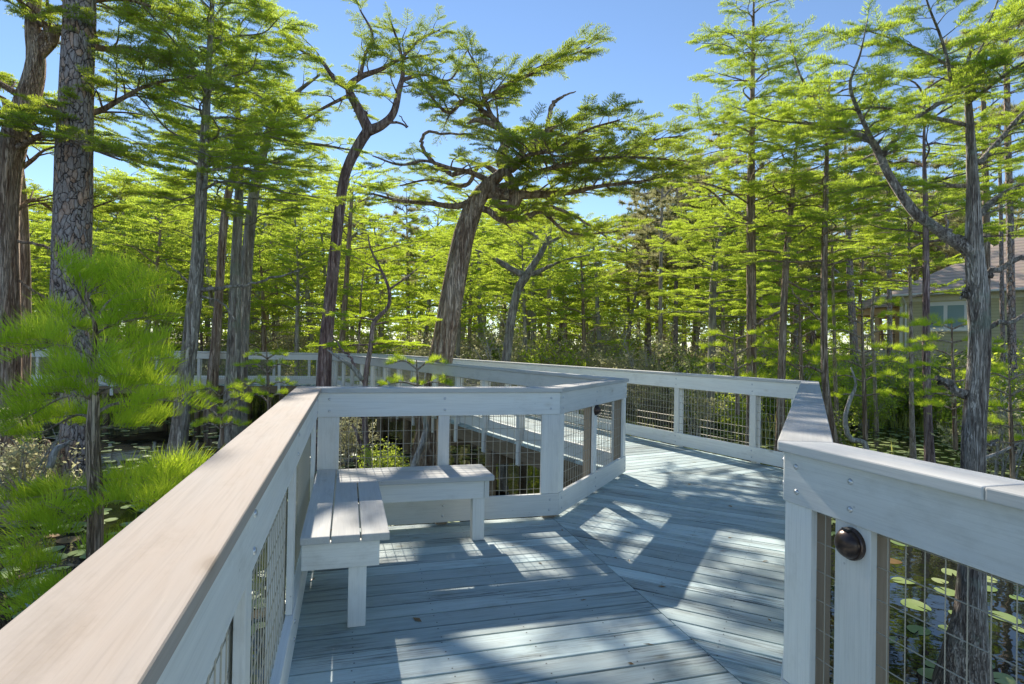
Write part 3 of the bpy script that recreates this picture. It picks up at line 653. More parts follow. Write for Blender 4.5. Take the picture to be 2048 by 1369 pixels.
def hero(name, label, cat, px, Y, bk, leaf='cypress_leaf', kind='mid', limbs=(), bare=(), auto=None, fl=.8, dY=0., sides=16, flutes=.06, group=None, extra=None, nseg=34, base_z=None, dress_kw=None, tw=.74):
    T = limb_px(px, Y, dY); T[:, 3] *= tw
    if base_z is None: base_z = WZ - .35
    if T[0, 2] > base_z + .05:                      # carry the trunk down into the water
        f = T[0].copy(); f[2] = base_z; f[:2] = T[0, :2] + (T[0, :2] - T[1, :2]) * (T[0, 2] - base_z) / max(.5, T[1, 2] - T[0, 2]) * .6; f[3] *= 1.08; T = np.vstack([f, T])
    Ts = flare(smooth_line(T, nseg), fl); base = Ts[0, :3].copy()
    root = empty(name, tuple(base)); tag(root, label, cat, group)
    mb = MB(); mb.tube(Ts[:, :3], Ts[:, 3], sides, flute=lambda t: flutes * (1 + 2.2 * math.exp(-t * 9)), wob=.05, twist=.06); mb.build('trunk', bk, root, smooth=True, origin=base)
    skel = [Ts[:, :3]]
    def root_on(Lb):                                # let every limb grow out of the wood nearest to its foot
        al = np.vstack(skel); dd = np.linalg.norm(al - Lb[0, :3], axis=1); i = int(np.argmin(dd)); out = np.vstack([[*al[i], Lb[0, 3]], Lb]) if .015 < dd[i] < 1.0 else Lb
        skel.append(Lb[:, :3]); return out
    lm = MB(); cr = Crown(kind); kw = dict(step=.2, side=.7, fs=.42); kw.update(dress_kw or {})
    for lp in limbs:
        lp_, opt = (lp if isinstance(lp, tuple) and isinstance(lp[1], dict) else (lp, {}))
        Lb = root_on(smooth_line(limb_px(lp_, Y), max(8, 5 * len(lp_)))); lm.tube(Lb[:, :3], Lb[:, 3], 8, flute=.05, close=True); k2 = dict(kw); k2.update(opt); dress(cr, Lb[:, :3], Lb[:, 3], lm, **k2)
    for lp in bare:
        Lb = smooth_line(limb_px(lp, Y), max(8, 5 * len(lp))); Lb[:, :3] += rng.normal(size=(len(Lb), 3)) * .012; Lb = root_on(Lb); lm.tube(Lb[:, :3], Lb[:, 3], 7, wob=.15)
    if auto:
        for a_ in (auto if isinstance(auto, list) else [auto]): auto_limbs(Ts, mb=lm, crown=cr, **a_)
    if extra: extra(lm, cr, Y)
    if lm.nv: lm.build('limbs', bk, root, smooth=True, origin=base)
    if cr.items: cr.build('crown', leaf, root, origin=base)
    return root
#==TREES==
PI = math.pi
# ---- the twisted leaning cypress in the middle
def lean_extra(lm, cr, Y):
    # the gnarled burl where the trunk folds back on itself
    Lb = smooth_line(limb_px([(968, 392, 18), (990, 384, 20), (1012, 376, 22), (1030, 388, 24), (1028, 406, 24), (1012, 414, 20), (996, 408, 16), (988, 396, 12)], Y), 26); lm.tube(Lb[:, :3], Lb[:, 3], 12, flute=.12, wob=.1)
    Lb = smooth_line(limb_px([(1026, 398, 20), (1024, 370, 20), (1012, 345, 20), (1000, 318, 19), (1010, 290, 18), (1005, 262, 15), (985, 250, 14), (955, 240, 10), (935, 248, 5)], Y), 36); lm.tube(Lb[:, :3], Lb[:, 3], 10, flute=.1, wob=.1)
hero('leaning_cypress', 'massive leaning cypress with fissured brown trunk and twisted burl behind the middle railing', 'tree',
     [(855, 930, 62), (862, 850, 56), (876, 760, 54), (897, 640, 52), (922, 500, 48), (942, 430, 44), (960, 392, 38), (982, 366, 30), (1004, 345, 22), (1010, 320, 18)], 12.0, 'bark_cypress', leaf='cypress_leaf_dark', fl=.4, tw=.88, sides=20, flutes=.07,
     limbs=[[(1005, 262, 14), (985, 235, 11), (960, 212, 10), (1008, 173, 8), (1055, 152, 7, .3), (1110, 125, 5, .5), (1180, 95, 3, .7)],
            ([(960, 212, 10), (930, 200, 8), (897, 226, 7), (860, 190, 5), (838, 150, 3)], dict(start=.1)),
            ([(985, 235, 9), (965, 190, 7), (960, 150, 5), (935, 100, 3)], dict(start=.25)),
            [(1002, 392, 22), (1081, 389, 16), (1140, 385, 12), (1200, 373, 8, -.4), (1290, 362, 5, -.6), (1350, 345, 3, -.8)],
            [(1024, 370, 16), (1060, 350, 12), (1110, 335, 9, -.8), (1180, 320, 7, -1.), (1260, 315, 5, -1.2), (1370, 322, 3, -1.4)],
            [(1024, 330, 14), (1060, 290, 11), (1095, 263, 9, .5), (1150, 285, 7, .8), (1210, 321, 6, 1.), (1295, 284, 4, 1.2), (1365, 272, 3, 1.3)],
            ([(972, 385, 18), (918, 412, 13), (860, 407, 10), (800, 402, 7, -.5), (745, 388, 4, -.8)], dict(step=.19, side=.75, fs=.36)),
            ([(985, 365, 14), (940, 345, 10), (902, 337, 8, -1.), (850, 322, 6, -1.2), (800, 330, 5, -1.4), (745, 312, 3, -1.5)], dict(step=.19, side=.75, fs=.36)),
            ([(1000, 350, 12), (960, 330, 9, .8), (930, 372, 8, 1.2), (860, 360, 5, 1.6), (800, 372, 3, 2)], dict(step=.19, side=.75, fs=.36)),
            [(976, 421, 14), (1007, 442, 12), (1050, 436, 9), (1085, 425, 8), (1123, 458, 6), (1160, 470, 4), (1240, 462, 3)],
            ([(1024, 340, 14), (1060, 310, 10, -1.), (1110, 300, 7, -1.5), (1170, 262, 5, -1.8), (1240, 240, 3, -2.2)], {})],
     bare=[[(1060, 300, 14), (1090, 275, 12), (1097, 245, 9), (1102, 215, 10), (1120, 197, 6), (1152, 180, 2)],
           [(905, 350, 10), (880, 335, 8), (855, 312, 8), (842, 284, 7), (855, 265, 6), (885, 268, 5), (930, 268, 4), (965, 270, 2)],
           [(1045, 437, 10), (1100, 415, 8), (1160, 440, 5), (1215, 475, 3)]],
     extra=lean_extra, dress_kw=dict(step=.095, side=1.0, fs=.47, start=.08))
# ---- the tall reddish cypress with the high fork
hero('forked_cypress', 'tall reddish cypress curving right to a high Y fork, left of the leaning tree', 'tree',
     [(646, 800, 40), (650, 705, 36), (660, 600, 32), (670, 500, 30), (679, 420, 28), (690, 350, 26), (712, 300, 27), (738, 258, 28)], 15.0, 'bark_red', leaf='cypress_leaf_dark', fl=.5, sides=16, flutes=.07,
     limbs=[([(738, 262, 22), (715, 215, 18), (698, 178, 15), (720, 155, 12), (760, 140, 9), (800, 120, 6), (860, 110, 3)], {}),
            ([(738, 262, 22), (765, 250, 18), (787, 226, 15), (798, 180, 12), (805, 150, 9), (800, 100, 6), (780, 40, 3)], dict(start=.3)),
            ([(698, 178, 12), (670, 160, 9), (640, 120, 7), (600, 100, 5), (560, 60, 3)], {}),
            ([(720, 155, 9), (730, 110, 7), (745, 70, 5), (720, 20, 3)], {}), ([(805, 160, 9), (850, 150, 6), (900, 160, 4), (935, 100, 3)], {}),
            ([(700, 190, 8), (650, 215, 6), (590, 250, 4)], {}), ([(800, 120, 7), (840, 80, 5), (880, 60, 3)], {})],
     bare=[[(760, 252, 7), (795, 245, 5), (815, 255, 3), (800, 232, 2)], [(735, 225, 6), (710, 222, 4), (725, 232, 2)]], dress_kw=dict(step=.18, side=.95, fs=.48, start=.15))
# ---- big plated pine on the left
hero('plated_pine', 'tall pine with thick plated grey and orange bark on the left', 'tree',
     [(158, 985, 72), (156, 780, 58), (138, 640, 62), (142, 540, 66), (146, 400, 66), (152, 200, 60), (160, 0, 55), (165, -260, 48), (170, -600, 40)], 9.6, 'bark_pine', fl=.15, tw=.98, sides=28, flutes=.02, kind='pine', leaf='pine_leaf',
     auto=dict(z0=9.0, z1=12.0, n=9, l0=2.2, l1=1.4, fs=.22, step=.3, side=.6, r=.05), dress_kw=dict(fs=.22))
# ---- giant at the left edge
hero('old_cypress', 'huge dark cypress with fused double trunk at the left edge of the view', 'tree',
     [(12, 975, 100), (14, 880, 62), (18, 700, 56), (14, 450, 54), (22, 310, 60), (50, 215, 56), (72, 130, 44), (66, 40, 34), (80, -90, 24)], 10.0, 'bark_cypress', leaf='cypress_leaf_dark', fl=1.0, sides=20, flutes=.12,
     limbs=[[(60, 200, 24), (120, 225, 18), (190, 225, 12), (240, 200, 9), (300, 170, 6), (400, 150, 3)],
            [(70, 120, 20), (110, 70, 16), (60, 30, 12), (30, -20, 8), (10, -90, 4)],
            [(70, 100, 24), (120, 60, 20), (190, 95, 14), (260, 100, 9), (340, 130, 4)],
            [(30, 300, 14), (90, 270, 10, -.6), (160, 290, 7, -1), (240, 320, 4, -1.2)],
            [(20, 430, 10), (70, 400, 8, .5), (130, 430, 6, .8), (230, 400, 3, 1)],
            [(60, 40, 14), (150, 10, 10), (250, 0, 7), (350, 30, 3)],
            [(60, 210, 18), (20, 180, 12), (-60, 140, 8), (-120, 160, 4)], [(40, 250, 12), (0, 230, 9, -1), (-70, 260, 5, -1.5)]],
     bare=[[(30, 480, 7), (110, 500, 5), (190, 520, 3)], [(28, 560, 6), (100, 600, 4), (150, 640, 2)]], dress_kw=dict(step=.12, side=1.0, fs=.46, start=.15))
hero('twin_cypress', 'brown cypress trunk standing close behind the huge left-edge cypress', 'tree', [(45, 960, 60), (42, 800, 42), (48, 600, 32), (42, 400, 28), (30, 300, 22), (10, 200, 16)], 10.9, 'bark_cypress', fl=.6,
     auto=dict(z0=4.5, z1=6.5, n=5, l0=1.2, l1=1.0, fs=.4), base_z=None)
# ---- slender cypresses left of centre
hero('slender_cypress', 'slender grey cypress leaning slightly right with a long bare side branch', 'tree',
     [(352, 925, 48), (365, 800, 38), (378, 700, 38), (388, 600, 37), (396, 500, 33), (404, 350, 27), (412, 220, 20), (420, 80, 14), (428, -60, 9), (432, -150, 5)], 11.5, 'bark_gray', fl=.35, sides=16, flutes=.08,
     auto=[dict(z0=4.4, z1=8.3, n=30, l0=2.1, l1=1.2, fs=.46, step=.2, side=.85, r=.028)],
     bare=[[(393, 583, 10), (430, 578, 8), (480, 572, 6), (530, 560, 5), (600, 543, 3)], [(393, 590, 5), (440, 605, 4), (470, 640, 2)], [(400, 590, 6), (370, 560, 4), (330, 520, 2)]])
hero('lichen_cypress', 'pale lichen covered cypress trunk behind the slender grey one', 'tree',
     [(462, 875, 52), (466, 760, 38), (470, 640, 32), (473, 520, 27), (478, 400, 22), (480, 300, 17), (474, 180, 13), (478, 40, 7)], 14.0, 'bark_lichen', fl=.4, flutes=.07,
     auto=[dict(z0=4.3, z1=9.2, n=27, l0=2.2, l1=1.3, fs=.5, step=.22, side=.9, r=.03)],
     bare=[[(474, 430, 7), (450, 412, 5), (415, 395, 3)]])
hero('hooked_cypress', 'smooth grey cypress leaning right with a hooked broken top', 'tree',
     [(480, 790, 36), (484, 700, 32), (492, 560, 29), (504, 420, 27), (520, 330, 24), (540, 262, 20), (548, 225, 18), (575, 215, 16), (600, 228, 15), (620, 244, 11), (640, 238, 6)], 16.5, 'bark_gray', fl=.5, flutes=.06,
     limbs=[([(535, 270, 12), (580, 285, 9), (640, 290, 6), (700, 300, 3)], {}), ([(545, 235, 12), (520, 200, 9), (490, 150, 6), (440, 90, 3)], {}), ([(548, 225, 11), (600, 180, 8), (640, 150, 4)], {}), ([(525, 320, 9), (580, 330, 7, 1), (650, 335, 4, 1.4)], {}), ([(520, 330, 9), (460, 320, 7, -1), (400, 340, 4, -1.4)], {})],
     dress_kw=dict(step=.24, side=1.1, fs=.5))
hero('brown_cypress', 'brown cypress trunk between the slender grey and lichen covered cypresses, farther back', 'tree',
     [(425, 760, 28), (432, 680, 24), (440, 560, 21), (450, 430, 20), (470, 330, 16), (490, 240, 10)], 19.0, 'bark_cypress', fl=.5,
     auto=[dict(z0=6, z1=9.5, n=14, l0=2.4, l1=1.4, fs=.6, step=.32, side=1.0, r=.04)])
hero('thin_cypress', 'thin straight grey cypress just right of the forked reddish one', 'tree', [(680, 740, 17), (690, 600, 14), (700, 450, 11), (704, 380, 8)], 23.0, 'bark_cypress', kind='far', auto=[dict(z0=5, z1=9, n=12, l0=2.2, l1=1.2, fs=.7, step=.4, side=1.0, r=.03)])
hero('crooked_sapling', 'thin crooked sapling with zigzag pinkish stem and flat fans of leaves', 'tree',
     [(740, 935, 17), (730, 860, 15), (731, 760, 14), (742, 690, 13), (748, 645, 12), (776, 615, 10), (778, 580, 9), (762, 540, 7), (742, 500, 5), (736, 470, 3)], 11.5, 'bark_red', leaf='young_leaf', fl=.3, sides=10, flutes=.05,
     limbs=[([(745, 640, 4), (700, 632, 3, -.4), (640, 625, 2, -.6)], dict(start=.15)), ([(748, 650, 4), (800, 640, 3), (860, 640, 2)], dict(start=.15)), ([(735, 690, 4), (700, 690, 3, .4), (640, 690, 2, .6)], dict(start=.2)), ([(735, 690, 4), (790, 685, 3), (835, 690, 2)], dict(start=.1)),
            ([(778, 580, 5), (820, 550, 3), (870, 510, 2, .5)], dict(start=.4)), ([(765, 545, 3), (720, 520, 2), (680, 500, 2)], dict(start=.2)), ([(745, 505, 3), (800, 490, 2), (850, 480, 1)], {})],
     bare=[[(731, 770, 7), (712, 740, 6), (700, 715, 5), (685, 700, 4), (665, 672, 3)], [(731, 790, 6), (760, 770, 5), (786, 752, 3)], [(735, 930, 8), (718, 880, 7), (705, 850, 4)]], dress_kw=dict(step=.13, side=.38, fs=.26, upw=0))
# ---- centre right
hero('pale_forked_cypress', 'pale grey cypress leaning right and forking low, behind the middle railing', 'tree',
     [(1008, 760, 26), (1014, 700, 24), (1024, 630, 23), (1036, 580, 22), (1054, 549, 24)], 20.0, 'bark_gray', fl=.4,
     limbs=[([(1050, 552, 14), (1025, 540, 12), (999, 524, 10), (980, 512, 6), (950, 500, 3)], {}), ([(1054, 549, 16), (1075, 518, 13), (1091, 489, 10), (1100, 450, 7), (1080, 410, 4)], {}), ([(1054, 549, 13), (1075, 545, 10), (1096, 535, 7), (1130, 520, 4), (1180, 510, 2)], {}), ([(1091, 489, 7), (1130, 470, 5), (1170, 450, 3)], {}), ([(1091, 489, 7), (1050, 460, 5, 1), (990, 445, 3, 1.5)], {})],
     dress_kw=dict(step=.3, side=1.3, fs=.62))
hero('dark_pole_pine', 'straight dark thin pine trunk right of the pale forked cypress', 'tree', [(1096, 740, 12), (1098, 600, 11), (1101, 450, 9), (1102, 360, 5)], 26.0, 'bark_twig', kind='far', auto=[dict(z0=6.5, z1=9, n=8, l0=2.0, l1=1.2, fs=.6, step=.4, side=.9, r=.03)])
hero('bare_topped_pine', 'very thin dark pine with sparse bare top against the central sky gap', 'tree', [(1320, 750, 11), (1321, 600, 10), (1323, 450, 8), (1326, 330, 5), (1327, 290, 2)], 24.0, 'bark_twig', kind='pinefar', leaf='pine_leaf',
     bare=[[(1324, 400, 4), (1350, 370, 3), (1375, 350, 1)], [(1325, 390, 4), (1300, 365, 3), (1275, 355, 1)], [(1324, 440, 3), (1290, 430, 1)], [(1323, 480, 4), (1350, 465, 2), (1372, 455, 1)], [(1326, 345, 3), (1345, 325, 1)]],
     auto=[dict(z0=6, z1=8.8, n=5, l0=1.0, l1=.7, fs=.2, step=.5, side=.3, r=.02)])
hero('bushy_cypress', 'bright cypress of flat leafy tiers centred behind the long outer railing', 'tree', [(1422, 765, 20), (1425, 650, 19), (1426, 580, 18), (1432, 520, 14), (1440, 470, 8), (1445, 440, 4)], 19.0, 'bark_gray',
     auto=[dict(z0=2.6, z1=6.2, n=26, l0=2.0, l1=1.2, fs=.55, step=.28, side=1.1, r=.03, elev=(-.05, .1))])
def spire(nm, lab, px, Y, bk, z0, z1, n, l0, l1, **kw):
    opts = dict(fs=kw.pop('fs', .45), step=kw.pop('step', .24), side=kw.pop('side', .8), r=kw.pop('r', .028), elev=kw.pop('elev', (-.02, .3)))
    return hero(nm, lab, 'tree', px, Y, bk, auto=[dict(z0=z0, z1=z1, n=n, l0=l0, l1=l1, **opts)], **kw)
spire('tall_cypress', 'tallest straight cypress right of the open sky, its tapering crown clear at the top', [(1503, 770, 26), (1503, 600, 25), (1502, 400, 22), (1504, 250, 15), (1506, 100, 9), (1508, -20, 4)], 15.0, 'bark_cypress', 4.6, 10.4, 40, 2.1, .8, bare=[[(1500, 440, 8), (1460, 420, 6), (1425, 385, 4), (1400, 372, 2)], [(1506, 440, 6), (1540, 410, 4), (1580, 395, 2)]])
spire('leaning_pole_cypress', 'brown cypress pole leaning slightly right behind the right railing corner', [(1560, 915, 24), (1562, 800, 20), (1566, 650, 18), (1574, 500, 16), (1584, 400, 13), (1590, 320, 8), (1600, 240, 4)], 14.4, 'bark_cypress', 3.6, 7.2, 18, 1.6, 1.0, bare=[[(1566, 620, 6), (1530, 640, 4), (1500, 655, 2)], [(1570, 560, 5), (1610, 580, 4), (1650, 585, 2)]])
spire('mid_pole_cypress', 'dark straight cypress rising beside the receding right cap', [(1672, 905, 22), (1652, 780, 19), (1648, 650, 17), (1649, 500, 16), (1652, 380, 13), (1655, 260, 8), (1660, 150, 4)], 13.6, 'bark_cypress', 3.4, 7.8, 20, 1.7, 1.0, bare=[[(1646, 745, 6), (1620, 735, 5), (1590, 728, 2)], [(1650, 650, 5), (1620, 620, 4), (1590, 590, 3), (1570, 560, 1)]])
spire('skinny_pole', 'skinny brown pole trunk right beside the dark straight one', [(1682, 915, 11), (1672, 800, 10), (1668, 650, 8), (1664, 500, 6), (1662, 380, 3)], 15.5, 'bark_twig', 3., 6, 10, 1.1, .8)
spire('dark_pine', 'dark barked pine trunk with a side limb, left of the house', [(1708, 700, 19), (1702, 600, 18), (1697, 480, 15), (1693, 380, 11), (1690, 280, 6)], 26., 'bark_pine', 7.5, 10.5, 10, 2.2, 1.4, kind='pinefar', leaf='pine_leaf', fs=.3, bare=[[(1700, 560, 8), (1680, 550, 6), (1665, 535, 4), (1640, 530, 2)]])
spire('curved_sapling', 'thin wavy young tree rising at the left end of the house porch', [(1752, 820, 9), (1748, 720, 8), (1744, 640, 8), (1750, 560, 6), (1747, 500, 3)], 19., 'bark_twig', 4.5, 6, 8, 1.0, .7, fs=.35)
spire('house_pine', 'straight dark pine trunk in front of the house porch', [(1780, 720, 13), (1779, 600, 12), (1777, 450, 10), (1776, 330, 6)], 25., 'bark_pine', 7, 10.5, 8, 1.8, 1.2, kind='pinefar', leaf='pine_leaf', fs=.3)
spire('left_pole_by_house', 'slim brown trunk in front of the left part of the house wall', [(1826, 915, 13), (1823, 800, 11), (1822, 650, 9), (1819, 520, 7), (1816, 430, 4)], 13.6, 'bark_twig', 2.8, 5.4, 12, 1.2, .8, fs=.4)
spire('straight_cypress', 'straight purplish brown cypress pole standing before the house wall', [(1860, 945, 25), (1856, 850, 20), (1852, 700, 18), (1852, 550, 16), (1851, 420, 13), (1848, 300, 8), (1850, 180, 4)], 12.4, 'bark_red', 3.8, 7.4, 14, 1.5, .9, fl=.4)
spire('far_right_pine', 'pine with rough reddish bark near the right edge', [(2026, 760, 19), (2022, 600, 19), (2020, 450, 17), (2015, 250, 15), (2012, 50, 12)], 18., 'bark_pine', 8, 12, 12, 2., 1.6, kind='pinefar', leaf='pine_leaf', fs=.3)
spire('thin_right_pine', 'thinner dark pine immediately left of the reddish right-edge pine', [(2006, 700, 10), (2004, 600, 10), (2002, 450, 9), (1998, 250, 7)], 22., 'bark_pine', 8, 11, 8, 1.8, 1.2, kind='pinefar', leaf='pine_leaf', fs=.3)
spire('background_right_cypress', 'grey trunk seen just right of the big near cypress, in front of the roof', [(1975, 720, 18), (1973, 560, 17), (1972, 400, 16), (1968, 250, 12), (1965, 100, 7)], 17., 'bark_cypress', 6, 10, 16, 2.0, 1.2)
# ---- big near cypress on the right
hero('near_cypress', 'big near cypress on the right with spreading limbs over the lamp railing', 'tree',
     [(1918, 1500, 140), (1925, 1369, 96), (1938, 1240, 58), (1942, 1150, 47), (1944, 1000, 42), (1948, 850, 40), (1958, 700, 37), (1955, 590, 37), (1948, 500, 31), (1946, 400, 23), (1942, 300, 17), (1936, 200, 12), (1932, 150, 8)], 4.35, 'bark_near', leaf='cypress_leaf', kind='near', fl=.0, tw=1., sides=28, flutes=.05, nseg=60, base_z=-1.6,
     limbs=[([(1948, 508, 26), (1905, 480, 22), (1870, 455, 20), (1830, 425, 19), (1800, 385, 17), (1775, 345, 15), (1758, 308, 15), (1740, 280, 13), (1690, 262, 10, .2), (1640, 250, 8, .3), (1590, 245, 5, .4), (1540, 240, 3, .4), (1470, 215, 1.5, .4)], dict(start=.42)),
            ([(1760, 312, 12), (1790, 280, 10, -.1), (1820, 245, 9, -.1), (1865, 215, 8, -.15), (1920, 185, 7, -.2), (1940, 160, 6, -.2), (1960, 100, 4, -.2), (2005, 30, 2, -.2)], dict(start=.3)),
            ([(1930, 250, 8), (1880, 238, 7, .2), (1820, 225, 6, .3), (1750, 215, 5, .4), (1690, 220, 3, .5)], {}),
            ([(1932, 175, 8), (1905, 170, 7, -.1), (1895, 120, 6, -.2), (1880, 70, 5, -.2), (1860, 20, 4, -.3), (1840, -40, 2, -.3)], {}),
            ([(1945, 445, 14), (1990, 400, 12, .1), (2048, 370, 8, .1), (2120, 350, 4, .2)], {}), ([(1960, 325, 12), (2000, 280, 10, .2), (2048, 225, 7, .3), (2110, 180, 4, .3)], {}),
            ([(1932, 150, 7), (1945, 90, 6, .1), (1980, 40, 4, .2), (2010, -40, 2, .2)], {}), ([(1938, 205, 8), (1990, 165, 7, -.2), (2040, 130, 5, -.4), (2110, 90, 3, -.5)], {}),
            ([(1940, 372, 9), (1900, 372, 8, .3), (1850, 368, 6, .5), (1790, 370, 5, .7), (1700, 375, 3, .8)], {}),
            ([(1895, 130, 6), (1840, 100, 5, .2), (1790, 80, 4, .3), (1730, 60, 3, .4)], {}),
            ([(1758, 308, 9), (1720, 230, 8, -.3), (1700, 170, 6, -.4), (1720, 110, 4, -.5), (1735, 40, 2, -.5)], {}),
            ([(1690, 262, 8), (1640, 215, 6, .2), (1600, 150, 4, .2), (1580, 80, 2, .2)], {})],
     bare=[[(1932, 578, 14), (1958, 555, 13), (1990, 545, 12), (2020, 525, 10), (2060, 508, 8)], [(1972, 660, 11), (2000, 645, 9), (2060, 628, 7)], [(1925, 792, 17), (1905, 776, 14), (1890, 765, 13), (1875, 756, 10)], [(1948, 500, 12), (1925, 480, 9), (1905, 470, 7), (1895, 440, 4)], [(1936, 580, 9), (1928, 590, 9), (1923, 600, 5)],
           [(1966, 895, 7), (1980, 890, 6), (1992, 884, 5)]],
     dress_kw=dict(step=.055, side=.26, fs=.19, start=.12, upw=0))


# ---- young bright cypress close on the left, beyond the long rail
def young(name, label, stem, Y, tiers, leaf='young_leaf', fs=.42, group=None, cat='young tree', sw=1., bk='bark_cypress', shrink=.84):
    Ts = smooth_line(limb_px(stem, Y), 26); base = Ts[0, :3].copy(); root = empty(name, tuple(base)); tag(root, label, cat, group)
    mb = MB(); mb.tube(Ts[:, :3], Ts[:, 3], 10, wob=.08, flute=.05); mb.build('trunk', bk, root, smooth=True, origin=base)
    lm = MB(); cr = Crown('young')
    for tr in tiers:
        tr = [(tr[0][0] + (q[0] - tr[0][0]) * shrink, *q[1:]) for q in tr]; Lb = smooth_line(limb_px(tr, Y), 10); lm.tube(Lb[:, :3], Lb[:, 3], 5, close=True); dress(cr, Lb[:, :3], Lb[:, 3], lm, start=.26, step=.17 * sw, side=.18 * sw, fs=fs * .5, upw=.06)
        s_ = 1.0
        for t in (.45, .7, .9): i = int(t * 9); cr.add(Lb[i, :3], U(U(Lb[min(9, i + 1), :3] - Lb[i - 1, :3]) + np.array([rng.normal() * .3, rng.normal() * .3, rng.uniform(.1, .9)])), fs * rng.uniform(.4, .62))
    lm.build('limbs', 'bark_twig', root, smooth=True, origin=base); cr.build('crown', leaf, root, origin=base); return root
young('young_cypress', 'bright green young cypress with upright feathery needles just beyond the long rail', [(178, 1480, 30), (186, 1250, 30), (190, 1100, 30), (190, 980, 28), (185, 880, 26), (188, 800, 20), (186, 740, 15), (192, 690, 11), (188, 640, 8), (172, 585, 5), (158, 545, 3)], 3.3,
      [[(188, 650, 5), (215, 610, 4, .05), (250, 590, 3, .1), (300, 580, 2, .1)], [(186, 640, 5), (160, 600, 4), (140, 565, 2)], [(190, 670, 5), (230, 650, 4), (280, 640, 3, .1), (310, 635, 1, .1)], [(175, 600, 4), (190, 580, 3, .1), (230, 560, 2, .2)],
       [(190, 720, 6), (150, 700, 4, -.1), (100, 690, 3, -.2), (60, 700, 2, -.2)], [(192, 735, 6), (240, 715, 4, .1), (280, 705, 3, .2), (320, 715, 2, .3)], [(188, 700, 5), (150, 660, 4, .2), (120, 650, 3, .3), (100, 655, 2, .3)], [(190, 745, 5), (215, 740, 4, -.3), (240, 745, 2, -.5)],
       [(186, 800, 7), (150, 790, 5, -.1), (100, 800, 4, -.1), (40, 830, 3, -.1)], [(188, 830, 8), (230, 810, 6, .1), (290, 800, 4, .2), (350, 800, 3, .3), (385, 805, 2, .3)], [(186, 840, 7), (150, 830, 5, .2), (100, 850, 4, .3), (60, 870, 2, .4)], [(188, 790, 6), (230, 775, 4, -.2), (300, 770, 3, -.4)], [(190, 860, 6), (240, 850, 4, .3), (300, 840, 2, .5)],
       [(190, 960, 8), (240, 960, 6, .1), (310, 950, 4, .1), (370, 940, 3, 0), (410, 945, 2, 0)], [(190, 985, 8), (150, 975, 6, .1), (90, 990, 4, .1), (50, 1010, 2, .1)], [(190, 970, 7), (260, 1000, 5, -.2), (330, 985, 3, -.3), (370, 990, 2, -.4)], [(188, 1030, 6), (150, 1030, 5, -.2), (100, 1050, 4, -.3), (50, 1065, 2, -.3)], [(190, 1010, 6), (230, 990, 4, .3), (280, 975, 2, .5)],
       [(188, 1140, 7), (130, 1130, 5, -.1), (70, 1140, 3, -.2), (10, 1155, 2, -.2)], [(186, 1190, 6), (120, 1190, 4, .2), (60, 1200, 2, .3)], [(188, 1120, 6), (220, 1110, 4, .2), (250, 1105, 2, .3)]])
def sapling(label, x, ytop, ybot, Y, tiers, wid, fs=.3, sw=1.3):
    st = [(x + 6, ybot, 9), (x + 2, (ytop + ybot) / 2, 7), (x - 2, ytop, 2)]
    tr = []
    for k in range(tiers):
        t = (k + .5) / tiers; y = ytop + (ybot - ytop) * (.02 + .72 * t); w = wid * (.35 + .65 * math.sin(min(1, t + .25) * 2.4)); yy = random.uniform(-10, 4)
        for sg in (-1, 1): tr.append([(x, y, 4), (x + sg * w * .5, y - 8 + yy, 3, random.uniform(-.2, .2)), (x + sg * w * random.uniform(.8, 1.1), y - 4 + yy, 1.5, random.uniform(-.4, .4))])
    return young('young_cypress', label, st, Y, tr, fs=fs, sw=sw)
sapling('small young cypress with pale branches before the far walkway, left of the forked tree', 535, 700, 860, 9.0, 4, 52, .23)
sapling('small young cypress leaning over dark water left of the lichen covered trunk', 440, 780, 900, 7.5, 4, 55, .22)
sapling('low young cypress glowing yellow green right behind the leaning trunk', 835, 720, 900, 11.0, 4, 70, .36)
sapling('bright young cypress with level fans right of the straight purplish pole', 1905, 640, 900, 11., 7, 90, .36)
sapling('bright young cypress with level fans before the house porch', 1725, 600, 880, 15., 7, 95, .45, 1.8)
sapling('young cypress just behind the right end of the long outer railing', 1600, 590, 860, 16., 6, 85, .5, 2.)
sapling('young cypress with wide fans between the bushy cypress and the tall one', 1470, 660, 830, 15., 4, 85, .45, 1.8)
sapling('young cypress with fans low at the right edge of the view', 2020, 740, 960, 9., 5, 90, .34)

# ---- background cypress wood: a few kinds, copied as whole trees
def wood_tree(h, n, l0, l1, fs, bk, leaf, kind='far', elev=(-.05, .22), z0f=.28, lean=.06, r=.13, seed=0, side=1.0, step=.42):
    a = random.uniform(0, 6.28); pts = [[0, 0, -.6, r * 1.5], [0, 0, .6, r * 1.05], [lean * h * .3 * math.cos(a), lean * h * .3 * math.sin(a), h * .4, r * .85], [lean * h * .7 * math.cos(a) + .1, lean * h * .7 * math.sin(a), h * .75, r * .5], [lean * h * math.cos(a), lean * h * math.sin(a), h, r * .12]]
    Ts = smooth_line(pts, 20); root = empty('cypress_tree' if leaf != 'pine_leaf' else 'pine_tree'); mb = MB(); mb.tube(Ts[:, :3], Ts[:, 3], 8, flute=.05, wob=.06); mb.build('trunk', bk, root, smooth=True)
    lm = MB(); cr = Crown(kind); auto_limbs(Ts, h * z0f, h * .97, n, l0, l1, lm, cr, fs=fs, step=step, side=side, r=r * .3, sides=4, elev=elev); lm.build('limbs', bk, root); cr.build('crown', leaf, root); return root
random.seed(11)
